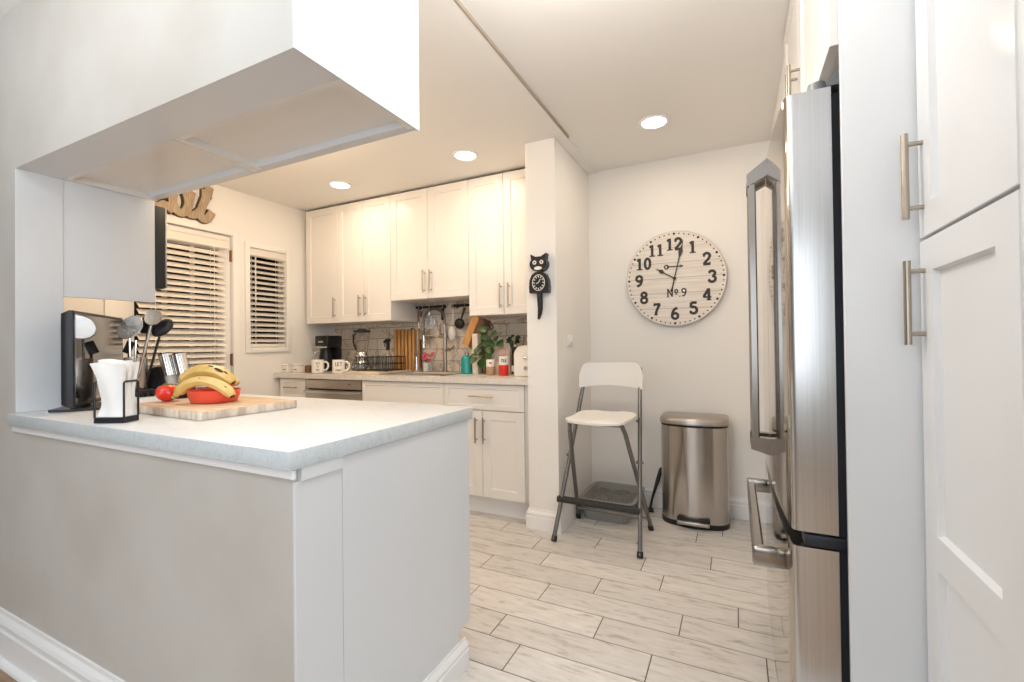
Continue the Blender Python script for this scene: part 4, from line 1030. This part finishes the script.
# ------------------------------------------------------------------ things on the back worktop
def canister(x, y, label, z=ZW):
    t = thing('canister', label, 'canister', (x, y, z), 'small white canisters by the window')
    mb = MB(); mb.box(x-.034, x+.034, y-.034, y+.034, z+.001, z+.062, .006, 3); obj('jar', mb, 'white', t)
    mb = MB(); mb.box(x-.035, x+.035, y-.035, y+.035, z+.0625, z+.078, .005, 3); obj('lid', mb, 'white', t)
    mb = MB(); mb.box(x-.018, x+.018, y-.0348, y-.0343, z+.027, z+.033); obj('label_mark', mb, 'ink', t, 0)
canister(-3.545, 2.745, 'white square canister nearest the window wall on the worktop')
canister(-3.425, 2.755, 'white square canister beside the first patterned mug')
mb = MB(); mb.lathe([(.028, .001), (.031, .004), (.031, .055), (.028, .062), (.004, .066)], (-3.352, 2.80, ZW), 24); tag(obj('wooden_jar', mb, 'darkwood', None, 40), 'small dark brown jar between the canisters and the mugs', 'jar')
def mug(x, y, label, words):
    t = thing('mug', label, 'mug', (x, y, ZW), 'printed mugs on the worktop'); r = .050; h = .114
    mb = MB(); mb.lathe([(r-.006, .001), (r, .006), (r, h-.002), (r-.001, h), (r-.004, h-.001), (r-.005, .01)], (x, y, ZW), 32); obj('cup', mb, 'white', t)
    mb = MB(); d = Vector((.9, .35, 0)).normalized(); c = Vector((x, y, ZW))+d*(r-.006)
    mb.tube([c+Z*.095, c+d*.028+Z*.097, c+d*.046+Z*.08, c+d*.047+Z*.055, c+d*.032+Z*.030, c+Z*.024], .008, 10); obj('handle', mb, 'white', t)
    mb = MB()
    base = math.atan2(-y, -x)
    rows = words
    for s, zz, hh in rows:
        fr = lambda a, b, dd: (x+(r+.0004+dd)*math.cos(base+a/r), y+(r+.0004+dd)*math.sin(base+a/r), ZW+zz+b)
        text(mb, s, 0, 0, hh, .17, fr, .0006, .9, .1)
    obj('print', mb, 'ink', t, 0)
mug(-3.175, 2.745, 'white printed mug in front of the coffee maker, left of two', [('SET', .085, .018), ('IT', .058, .018), ('ALL', .032, .016)])
mug(-2.945, 2.755, 'white printed mug by the blender with a lower band of letters, right of two', [('LET', .080, .03), ('FAMILY', .030, .014)])
def coffee_maker():
    x, y = -3.385, 3.06; t = thing('coffee_maker', 'black drip coffee maker under the wall cabinet', 'coffee maker', (x, y, ZW))
    mb = MB(); mb.box(x-.072, x+.072, y-.10, y+.08, ZW+.001, ZW+.045, .01, 3); obj('base', mb, 'black', t)
    mb = MB(); mb.box(x-.072, x+.072, y+.02, y+.08, ZW+.045, ZW+.22, .008); obj('back_column', mb, 'black', t)
    mb = MB(); mb.box(x-.080, x+.080, y-.10, y+.08, ZW+.215, ZW+.325, .014, 3); tk = obj('water_tank', mb, 'black', t)
    mb = MB(); mb.box(x-.079, x+.079, y-.1035, y-.099, ZW+.215, ZW+.228, .001); obj('trim_band', mb, 'chrome', tk)
    mb = MB(); mb.box(x-.03, x+.03, y-.1025, y-.0995, ZW+.262, ZW+.276, .001); obj('badge', mb, 'silverplastic', tk)
    cx, cy = x-.005, y-.038
    mb = MB(); mb.lathe([(.05, .046), (.058, .055), (.062, .10), (.056, .15), (.048, .185), (.05, .20)], (cx, cy, ZW), 28); ca = obj('carafe', mb, 'black', t)
    mb = MB(); mb.lathe([(.050, .2005), (.050, .212), (.01, .2135)], (cx, cy, ZW), 24); obj('lid', mb, 'blackm', ca)
    mb = MB(); mb.tube([(cx-.03, cy-.052, ZW+.18), (cx-.045, cy-.085, ZW+.17), (cx-.05, cy-.09, ZW+.12), (cx-.045, cy-.064, ZW+.08)], .008, 8); obj('handle', mb, 'silverplastic', ca)
coffee_maker()
def blender_():
    x, y = -2.985, 3.06; t = thing('blender', 'countertop blender with glass jug and black lid on the back worktop', 'blender', (x, y, ZW))
    mb = MB(); mb.loft([[(x+a*s, y+b*s, ZW+z) for a, b in arc(0, 0, 1, 1, 0, 360, 24)[:-1]] for s, z in ((.085, .001), (.088, .01), (.082, .075), (.070, .10))]); obj('base', mb, 'steel', t)
    mb = MB(); mb.lathe([(.055, .10), (.055, .165), (.050, .172)], (x, y, ZW), 24); obj('motor_collar', mb, 'chrome', t)
    mb = MB(); mb.lathe([(.045, .172), (.048, .178), (.068, .345), (.066, .345), (.046, .18)], (x, y, ZW), 28); j = obj('jug', mb, 'glass', t)
    mb = MB(); mb.tube([(x-.06, y-.01, ZW+.335), (x-.088, y-.015, ZW+.325), (x-.086, y-.015, ZW+.26), (x-.062, y-.01, ZW+.19)], .008, 10); obj('handle', mb, 'black', j)
    mb = MB(); mb.lathe([(.072, .346), (.074, .352), (.072, .366), (.035, .369), (.033, .378), (.005, .379)], (x, y, ZW), 28); obj('lid', mb, 'blackm', t)
    mb = MB(); mb.cyl((x-.01, y-.084, ZW+.05), (x-.01, y-.094, ZW+.05), .013, n=16); obj('knob', mb, 'chrome', t)
blender_()
t = thing('kettle', 'small steel pot behind the right printed mug', 'pot', (-3.09, 2.95, ZW))
mb = MB(); mb.lathe([(.045, .001), (.05, .006), (.052, .07), (.044, .085), (.012, .092)], (-3.085, 2.93, ZW), 26); obj('pot_body', mb, 'steel', t)
mb = MB(); mb.lathe([(.012, .092), (.014, .105), (.006, .11)], (-3.085, 2.93, ZW), 16); obj('lid_knob', mb, 'black', t)
mb = MB(); mb.tube([(-3.035, 2.925, ZW+.07), (-3.005, 2.92, ZW+.06), (-3.005, 2.92, ZW+.03), (-3.035, 2.925, ZW+.02)], .006, 8); obj('handle', mb, 'black', t)
mb = MB(); mb.box(-2.93, -2.50, 2.74, 3.14, ZW+.0005, ZW+.018, .004); tag(obj('drying_board', mb, 'palewood', None, 30), 'pale wooden drainboard on the worktop under the dish rack', 'board')
def dish_rack():
    t = thing('dish_rack', 'dark wire dish rack on the pale wooden board', 'dish rack', (-2.66, 2.95, ZW+.018))
    x0, x1, y0, y1, z0, z1 = -2.83, -2.50, 2.82, 3.06, ZW+.022, ZW+.135; mb = MB(); r = .0028
    for z in (z0+.004, (z0+z1)/2, z1): mb.tube([(x0, y0, z), (x1, y0, z), (x1, y1, z), (x0, y1, z)], r*1.2, 6, closed=True)
    for k in range(17):
        x = x0+(x1-x0)*k/16
        mb.tube([(x, y0, z1), (x, y0, z0+.004), (x, y1, z0+.004), (x, y1, z1)], r, 5)
    for k in range(1, 10):
        y = y0+(y1-y0)*k/10; mb.tube([(x0, y, z1), (x0, y, z0+.004), (x1, y, z0+.004), (x1, y, z1)], r, 5)
    obj('wire_basket', mb, 'blackm', t)
    for x in (x0+.02, x1-.02):
        for y in (y0+.02, y1-.02):
            mb = MB(); mb.cyl((x, y, ZW+.0185), (x, y, z0+.004), .006, n=8); obj('foot', mb, 'blackm', t)
dish_rack()
for x, y, h, lb in ((-2.765, 2.88, .115, 'drinking glass standing at the left inside the dish rack'), (-2.68, 2.89, .125, 'drinking glass in the middle of the dish rack'), (-2.60, 2.88, .11, 'drinking glass at the right inside the dish rack')):
    mb = MB(); mb.lathe([(.028, .0265), (.030, .028), (.035, .0265+h), (.033, .0265+h), (.028, .032)], (x, y, ZW+.005), 24); tag(obj('drinking_glass', mb, 'glass', None, 40), lb, 'glass', 'glasses in the dish rack')
t = thing('spray_bottle', 'clear spray bottle with black trigger top behind the dish rack', 'bottle', (-2.78, 3.135, ZW))
c = (-2.80, 3.185, ZW)
mb = MB(); mb.lathe([(.040, .001), (.044, .006), (.044, .10), (.030, .15), (.014, .175), (.014, .185)], c, 26); obj('bottle', mb, 'acrylic', t)
mb = MB(); mb.cyl((c[0], c[1], ZW+.186), (c[0], c[1], ZW+.21), .017, n=16); mb.prism([(c[0]-.045, c[1]-.012, ZW+.25), (c[0]+.02, c[1]-.012, ZW+.262), (c[0]+.025, c[1]-.012, ZW+.285), (c[0]-.005, c[1]-.012, ZW+.29), (c[0]-.04, c[1]-.012, ZW+.268)], (0, .024, 0)); mb.box(c[0]-.012, c[0]+.016, c[1]-.01, c[1]+.01, ZW+.205, ZW+.265, .003); obj('trigger_head', mb, 'black', t)
mb = MB(); mb.tube([(c[0]-.028, c[1], ZW+.255), (c[0]-.036, c[1], ZW+.235), (c[0]-.034, c[1], ZW+.215)], .005, 8); obj('trigger', mb, 'black', t)
def slat_rack():
    t = thing('wooden_slat_rack', 'rack of upright orange wooden slats leaning on the backsplash', 'rack', (-2.63, 3.28, ZW))
    for k in range(7):
        x = -2.785+k*.041
        mb = MB(); mb.box(x, x+.024, 3.25, 3.284, ZW+.001, ZW+.375-.006*(k % 2), .003); obj('slat', mb, 'orangewood', t)
    mb = MB(); mb.box(-2.783, -2.517, 3.285, 3.297, ZW+.03, ZW+.355, .002); obj('gap_shade_panel', mb, 'dark', t)  # dark sheet added behind the slats to make their gaps look shaded
slat_rack()
def faucet():
    x, y = -2.205, 3.215; t = thing('kitchen_faucet', 'tall spring neck steel faucet behind the sink', 'faucet', (x, y, ZW))
    mb = MB(); mb.cyl((x, y, ZW+.001), (x, y, ZW+.01), .03, n=24); mb.cyl((x, y, ZW+.01), (x, y, ZW+.27), .0165, n=20); obj('column', mb, 'nickel', t)
    mb = MB(); mb.cyl((x, y, ZW+.27), (x, y, ZW+.40), .0105, n=16); obj('riser', mb, 'nickel', t)
    A = [(x, y, ZW+.40), (x-.004, y-.002, ZW+.45)]+[(x-.095+.092*math.cos(math.radians(a)), y-.035*(a/180), ZW+.455+.082*math.sin(math.radians(a))) for a in range(10, 181, 17)]+[(x-.19, y-.037, ZW+.38), (x-.192, y-.037, ZW+.31)]
    mb = MB(); mb.tube(A, .0085, 10)
    P = [Vector(p) for p in A]
    coil = []
    for i in range(len(P)-1):
        for k in range(9):
            s = k/9; p = P[i].lerp(P[i+1], s); d = (P[i+1]-P[i]).normalized(); e = Y.cross(d).normalized(); a = 2*PI*(i*9+k)/4.5
            coil.append(p+.0125*(e*math.cos(a)+Y*math.sin(a)))
    mb.tube(coil, .0032, 5); obj('spring_hose', mb, 'stooltube', t)
    h = Vector(A[-1]); mb = MB(); mb.cyl(h, h-Z*.05, .011, .013, 16); mb.cyl(h-Z*.05, h-Z*.105, .0135, .018, 16); obj('spray_head', mb, 'chrome', t)
    mb = MB(); mb.tube([(x, y, ZW+.30), (x-.19, y-.036, ZW+.31)], .006, 8); mb.cyl((x, y, ZW+.285), (x, y, ZW+.315), .02, n=16); obj('holder_arm', mb, 'nickel', t)
    mb = MB(); mb.cyl((x, y, ZW+.185), (x+.05, y-.01, ZW+.185), .014, n=16); mb.tube([(x+.05, y-.01, ZW+.185), (x+.07, y-.015, ZW+.19), (x+.10, y-.02, ZW+.215)], .006, 8); obj('lever', mb, 'nickel', t)
faucet()
t = thing('filter_tap', 'slim steel water filter tap with black neck beside the wooden slats', 'tap', (-2.465, 3.18, ZW))
mb = MB(); mb.cyl((-2.47, 3.17, ZW+.001), (-2.47, 3.17, ZW+.13), .0165, .014, 18); obj('body', mb, 'chrome', t)
mb = MB(); mb.tube([(-2.47, 3.17, ZW+.13), (-2.47, 3.17, ZW+.30), (-2.472, 3.165, ZW+.35), (-2.48, 3.14, ZW+.375), (-2.487, 3.11, ZW+.36)], .007, 10); obj('neck', mb, 'stooltube', t)
t = thing('flower_pot', 'small white pot of pink flowers behind the sink', 'flower pot', (-2.375, 3.19, ZW))
c = Vector((-2.375, 3.19, ZW))
mb = MB(); mb.lathe([(.028, .001), (.030, .004), (.038, .075), (.036, .076), (.028, .01)], c, 24); obj('pot', mb, 'white', t)
mb = MB(); rn = random.Random(11)
st = MB()
for k in range(16):
    a = rn.uniform(0, 2*PI); q = rn.uniform(.008, .055); p = c+Vector((q*math.cos(a), q*.7*math.sin(a), .105+rn.uniform(-.01, .055)))
    st.tube([c+Z*.05, (c+p)/2+Z*.03, p], .0018, 5)
    for j in range(5):
        b = 2*PI*j/5; mb.ell(p+Vector((.009*math.cos(b), .006*math.sin(b), .006*math.sin(b))), .008, .006, .006, 8, 5)
obj('blossoms', mb, 'pink', t); obj('stems', st, 'stem', t)
mb = MB(); mb.lathe([(.018, .001), (.019, .003), (.022, .075), (.0205, .075), (.018, .006)], (-2.315, 3.16, ZW), 20); tag(obj('small_glass', mb, 'glass', None), 'small clear glass beside the pink flower pot', 'glass')

# rails with hanging tools
def rail(x0, x1, z, label):
    y = YB-.05; t = thing('utensil_rail', label, 'rail', ((x0+x1)/2, YB-.012, z), 'black hanging rails on the backsplash')
    mb = MB(); mb.cyl((x0, y, z), (x1, y, z), .011, n=14); obj('bar', mb, 'black', t)
    for x in (x0+.03, x1-.03):
        mb = MB(); mb.cyl((x, y, z), (x, YB-.0125, z), .007, n=10); mb.cyl((x, YB-.018, z), (x, YB-.0122, z), .018, n=14); obj('bracket', mb, 'black', t)
rail(-2.57, -2.25, 1.492, 'left black hanging rail above the sink with faucet in front')
rail(-2.175, -1.87, 1.490, 'right black hanging rail above the sink with the ladle')
HY = YB-.066
def hung(name, label, x, ztop, parts):
    t = thing(name, label, 'utensil', (x, HY, ztop), 'tools hanging on the black rails')
    hk = MB(); hk.tube([(x, YB-.036, ztop-.005), (x, YB-.037, ztop+.012), (x, YB-.05, ztop+.0175), (x, YB-.063, ztop+.012), (x, YB-.066, ztop-.02), (x, HY-.004, ztop-.03)], .003, 6); obj('hook', hk, 'chrome', t)
    for n_, m_, mm in parts: obj(n_, m_, mm, t)
x = -2.265; a = MB(); a.box(x-.013, x+.013, HY-.006, HY+.006, 1.37, 1.475, .005); b = MB(); b.box(x-.008, x+.008, HY-.003, HY+.003, 1.33, 1.37); b.box(x-.035, x+.035, HY-.0015, HY+.0015, 1.215, 1.335, .001); hung('turner', 'steel turner with black handle hanging at the right end of the left rail', x, 1.492, [('handle', a, 'black'), ('blade', b, 'steel')])
x = -2.405; a = MB(); a.tube([(x, HY, 1.47), (x, HY, 1.415)], .006, 8); b = MB(); b.tube([(x+.06*math.cos(i*PI/12), HY, 1.35+.06*math.sin(i*PI/12)) for i in range(24)], .0045, 8, closed=True)
for k in range(-4, 5):
    w = math.sqrt(.06**2-(k*.013)**2); b.tube([(x-w, HY, 1.35+k*.013), (x+w, HY, 1.35+k*.013)], .0014, 5); b.tube([(x+k*.013, HY, 1.35-w), (x+k*.013, HY, 1.35+w)], .0014, 5)
hung('strainer', 'round wire strainer hanging on the left rail behind the faucet neck', x, 1.492, [('handle', a, 'chrome'), ('mesh_head', b, 'steel')])
x = -2.52; a = MB(); a.tube([(x, HY, 1.47), (x, HY, 1.36)], .008, 8); b = MB(); b.tube([(x, HY, 1.36), (x, HY, 1.26)], .004, 8); b.ell((x, HY, 1.235), .022, .007, .032); hung('serving_spoon', 'spoon with reddish wooden handle at the left end of the left rail', x, 1.492, [('handle', a, 'darkwood'), ('bowl', b, 'steel')])
x = -2.478; a = MB(); a.tube([(x, HY-.02, 1.455), (x, HY-.02, 1.40)], .007, 8); b = MB(); b.box(x-.03, x+.09, HY-.022, HY-.018, 1.205, 1.285, .001); b.tube([(x, HY-.02, 1.40), (x, HY-.02, 1.28)], .004, 6); hung('flat_scraper', 'flat grey scraper hanging low on the left rail', x, 1.492, [('handle', a, 'black'), ('plate', b, 'nickel')])
x = -2.158; a = MB(); a.tube([(x, HY, 1.465), (x, HY, 1.33)], .006, 8); b = MB(); b.ell((x, HY-.02, 1.255), .038, .022, .058); hung('white_ladle', 'white ladle hanging at the left end of the right rail', x, 1.490, [('handle', a, 'white'), ('bowl', b, 'white')])
x = -2.075; a = MB(); a.tube([(x+.035, HY, 1.465), (x+.005, HY-.005, 1.38)], [.011, .008], 8); b = MB(); b.ell((x-.005, HY-.02, 1.335), .048, .026, .046); hung('black_ladle', 'black ladle hanging in the middle of the right rail', x+.036, 1.490, [('handle', a, 'black'), ('bowl', b, 'silicone')])
def knife_block():
    t = thing('knife_block', 'slanted orange wooden knife block right of the teal soap bottle', 'knife block', (-1.88, 3.15, ZW))
    y0, y1 = 3.13, 3.24
    u = Vector((.42, 0, .905)).normalized(); v = Vector((u.z, 0, -u.x)); b = Vector((-1.985, 0, 1.165))
    mb = MB()
    P = [b, b+v*.062, b+v*.062+u*.25, b+u*.25]
    mb.prism([(p.x, y0, p.z) for p in P], (0, y1-y0, 0)); obj('block', mb, 'orangewood', t, 0)
    mb = MB(); Q = [b+v*.064, b+v*.120, b+v*.120+u*.25, b+v*.064+u*.25]
    mb.prism([(p.x, y0+.004, p.z) for p in Q], (0, y1-y0-.008, 0)); obj('dark_side', mb, 'darkwood', t, 0)
    mb = MB(); f = b+v*.10+u*.03
    mb.prism([(p[0], y0+.02, p[1]) for p in ((-1.855, ZW+.001), (-1.80, ZW+.001), (f.x+.04, f.z+.03), (f.x, f.z))], (0, y1-y0-.04, 0)); mb.box(-1.90, -1.78, y0+.01, y1-.01, ZW+.001, ZW+.014, .002); obj('stand', mb, 'darkwood', t, 0)
    sc = MB(); c = b+v*.135+u*.21
    for k in (0, 1):
        cc = c+v*(.018+.028*k)+u*.015*k; sc.tube([(cc.x+.014*math.cos(i*PI/8), y0+.03, cc.z+.019*math.sin(i*PI/8)) for i in range(16)], .004, 8, closed=True)
    e = c+v*.02-u*.02; sc.tube([(e.x, y0+.03, e.z), ((e-u*.07-v*.006).x, y0+.03, (e-u*.07-v*.006).z)], .004, 6)
    o = tag(obj('scissors', sc, 'black', None), 'black handled scissors in the side of the knife block', 'scissors')
knife_block()
t = thing('soap_bottle', 'teal glass soap pump bottle on the back worktop', 'bottle', (-1.90, 3.07, ZW))
c = (-1.895, 3.06, ZW)
mb = MB(); mb.lathe([(.042, .001), (.046, .005), (.046, .115), (.040, .130), (.018, .140), (.016, .148)], c, 28); obj('bottle', mb, 'teal', t)
mb = MB(); mb.cyl((c[0], c[1], ZW+.148), (c[0], c[1], ZW+.165), .018, n=16); mb.cyl((c[0], c[1], ZW+.165), (c[0], c[1], ZW+.195), .006, n=10); mb.tube([(c[0]+.012, c[1], ZW+.197), (c[0]-.01, c[1]-.01, ZW+.2), (c[0]-.035, c[1]-.02, ZW+.192)], .006, 8); obj('pump', mb, 'nickel', t)
mb = MB(); mb.box(-1.835, -1.785, 3.04, 3.10, ZW+.001, ZW+.31, .004); tag(obj('carton', mb, 'cream', None, 30), 'tall cream carton between the soap bottle and the plant', 'carton')
def leaf(mb, p, d, up, ln, w):
    p, d, up = Vector(p), Vector(d).normalized(), Vector(up); s = d.cross(up).normalized(); up = s.cross(d)
    prof = [(0, .0), (.12, .62), (.3, 1), (.5, .92), (.72, .6), (.9, .22), (1, 0)]
    rows = []
    for a, b in prof:
        q = p+d*ln*a-up*ln*.18*a*a
        rows.append([mb.bm.verts.new(q+s*w*b+up*w*.18*b), mb.bm.verts.new(q), mb.bm.verts.new(q-s*w*b+up*w*.18*b)])
    for r0, r1 in zip(rows, rows[1:]):
        for k in (0, 1): mb.face([r0[k], r0[k+1], r1[k+1], r1[k]])
def plant():
    c = Vector((-1.705, 3.04, ZW)); t = thing('potted_plant', 'leafy green pothos in a slim glass vase on the worktop', 'plant', c)
    mb = MB(); mb.lathe([(.020, .001), (.026, .004), (.028, .07), (.020, .11), (.023, .12), (.021, .12), (.018, .108), (.024, .01)], c, 24); obj('vase', mb, 'glass', t)
    rn = random.Random(4); lf = MB(); st = MB()
    spots = [(-.055, .20), (-.02, .25), (.03, .285), (.055, .25), (.075, .285), (.06, .32), (.09, .25), (-.07, .15), (-.055, .13), (-.04, .17), (.0, .21), (.045, .21), (.03, .34), (.065, .18), (-.03, .12), (.02, .37), (.05, .15), (-.05, .235), (.015, .25), (.08, .21)]
    for a, z in spots:
        p = c+Vector((a, rn.uniform(-.06, .03), z))
        st.tube([c+Z*.10, c+Vector((a*.3, 0, .10+(z-.10)*.7)), p], .0022, 5)
        k = rn.uniform(.75, 1.25)
        leaf(lf, p, (rn.uniform(-.7, .7), -.5+rn.uniform(-.3, .2), rn.uniform(-.9, .1)), (rn.uniform(-.4, .4), -.8, .5), .075*k, .034*k)
    obj('leaves', lf, ['green'], t, 60); obj('stems', st, 'stem', t)
plant()
def jar(x, y, h, r, label, words, contents, body, lidh, red):
    t = thing('jar', label, 'jar', (x, y, ZW), 'labelled jars by the toaster')
    mb = MB(); mb.lathe([(r*.94, .001), (r, .004), (r, h*.55), (r*.98, h*.56)], (x, y, ZW), 26); obj('lower_body', mb, body, t)
    mb = MB(); mb.lathe([(r*.98, h*.56), (r, h*.565), (r, h*.97), (r*.9, h), (.005, h)], (x, y, ZW), 26); lid = obj('lid', mb, 'white', t)
    mb = MB(); base = math.atan2(-y, -x)
    fr = lambda a, b, d: (x+(r+.0004+d)*math.cos(base+a/r), y+(r+.0004+d)*math.sin(base+a/r), ZW+h*.78+b)
    text(mb, words, 0, 0, h*.15, .2, fr, .0006, .85, .1); obj('lettering', mb, red, lid, 0)
jar(-1.612, 2.93, .115, .034, 'tan jar with white top and red letters beside the plant', 'MY', 0, 'tan', .05, 'redtext')
jar(-1.50, 2.92, .138, .036, 'red and white jar beside the toaster', 'TEA', 0, 'redlabel', .05, 'ink')
t = thing('snack_bag', 'cream and pink paper bag behind the jars', 'bag', (-1.60, 3.13, ZW))
mb = MB(); rings = []
for z, w, d in ((0.001, .075, .035), (.05, .078, .038), (.14, .075, .03), (.20, .072, .012), (.235, .060, .003)):
    rings.append([(-1.615+w*a, 3.12+d*b, ZW+z) for a, b in ((-1, -.8), (-.5, -1), (.5, -1), (1, -.8), (1, .8), (.5, 1), (-.5, 1), (-1, .8))])
mb.loft(rings); obj('bag', mb, 'bag', t, 40)
mb = MB(); mb.prism([(-1.585+a, 3.0795, ZW+.165+b) for a, b in arc(0, 0, .022, .035, 0, 360, 16)[:-1]], (0, -.0015, 0)); mb.prism([(-1.60+a, 3.0795, ZW+.10+b) for a, b in arc(0, 0, .03, .012, 0, 360, 16)[:-1]], (0, -.0015, 0)); obj('print', mb, 'palepink', t, 0)
def plant2():
    c = Vector((-1.56, 3.20, ZW)); t = thing('potted_herb', 'dark green bushy plant behind the red jar', 'plant', c)
    mb = MB(); mb.lathe([(.035, .001), (.042, .08), (.040, .08), (.033, .01)], c, 22); obj('pot', mb, 'blackm', t)
    rn = random.Random(9); lf = MB(); st = MB()
    for k in range(26):
        a = rn.uniform(0, 2*PI); q = rn.uniform(.01, .045); z = rn.uniform(.17, .30); p = c+Vector((q*math.cos(a), q*math.sin(a)*.6, z))
        st.tube([c+Z*.06, c+Vector((q*.4*math.cos(a), 0, z*.7)), p], .0018, 5)
        leaf(lf, p, (math.cos(a), -.5, rn.uniform(-.5, .5)), (0, -.7, .6), .04, .018)
    obj('leaves', lf, 'green2', t, 60); obj('stems', st, 'stem', t)
plant2()
t = thing('dark_bottle', 'tall dark bottle with white label beside the toaster', 'bottle', (-1.49, 3.10, ZW))
c = (-1.492, 3.10, ZW)
mb = MB(); mb.lathe([(.028, .001), (.030, .005), (.030, .14), (.014, .175), (.013, .205)], c, 24); obj('bottle', mb, 'black', t)
mb = MB(); mb.lathe([(.0145, .205), (.0145, .222), (.004, .223)], c, 16); obj('cap', mb, 'silverplastic', t)
mb = MB(); mb.lathe([(.0304, .02), (.0304, .065)], c, 24, False, False); obj('paper_label', mb, 'paper', t)
def toaster():
    t = thing('toaster', 'cream toaster with rounded top against the wall end', 'toaster', (-1.29, 2.97, ZW))
    x0, x1, y0, y1 = -1.395, -1.195, 2.86, 3.08
    pr = [(x0, .004), (x0, .15)]+[(x0+.075-.075*math.cos(math.radians(a)), .15+.065*math.sin(math.radians(a))) for a in range(10, 91, 16)]+[(x1-.075+.075*math.sin(math.radians(a)), .15+.065*math.cos(math.radians(a))) for a in range(0, 91, 15)]+[(x1, .004)]
    mb = MB(); mb.loft([[(x+(.008 if y in (y0, y1) else 0)*(1 if x < -1.3 else -1), y, ZW+z-(.006 if y in (y0, y1) and z > .1 else 0)) for x, z in pr] for y in (y0, y0+.012, y1-.012, y1)]); obj('shell', mb, 'white', t, 40)
    for q in (-1.325, -1.262):
        mb = MB(); mb.box(q-.012, q+.012, y0+.03, y1-.03, ZW+.2115, ZW+.2165); obj('slot', mb, 'dark', t, 0)
    mb = MB(); mb.box(-1.31, -1.28, y0-.014, y0+.001, ZW+.12, ZW+.135, .004); obj('lever', mb, 'chrome', t)
    mb = MB(); mb.cyl((-1.295, y0+.001, ZW+.06), (-1.295, y0-.012, ZW+.06), .014, n=16); obj('dial', mb, 'chrome', t)
toaster()
t = thing('wall_outlet', 'white outlet plate on the backsplash behind the dark bottle', 'outlet', (-1.61, YB-.012, 1.27))
mb = MB(); mb.box(-1.645, -1.575, YB-.018, YB-.0125, 1.205, 1.325, .002); obj('plate', mb, 'pinkgold', t)
for z in (1.24, 1.29):
    mb = MB(); mb.box(-1.628, -1.592, YB-.021, YB-.018, z-.016, z+.016, .002); obj('socket', mb, 'pinkgold', t)
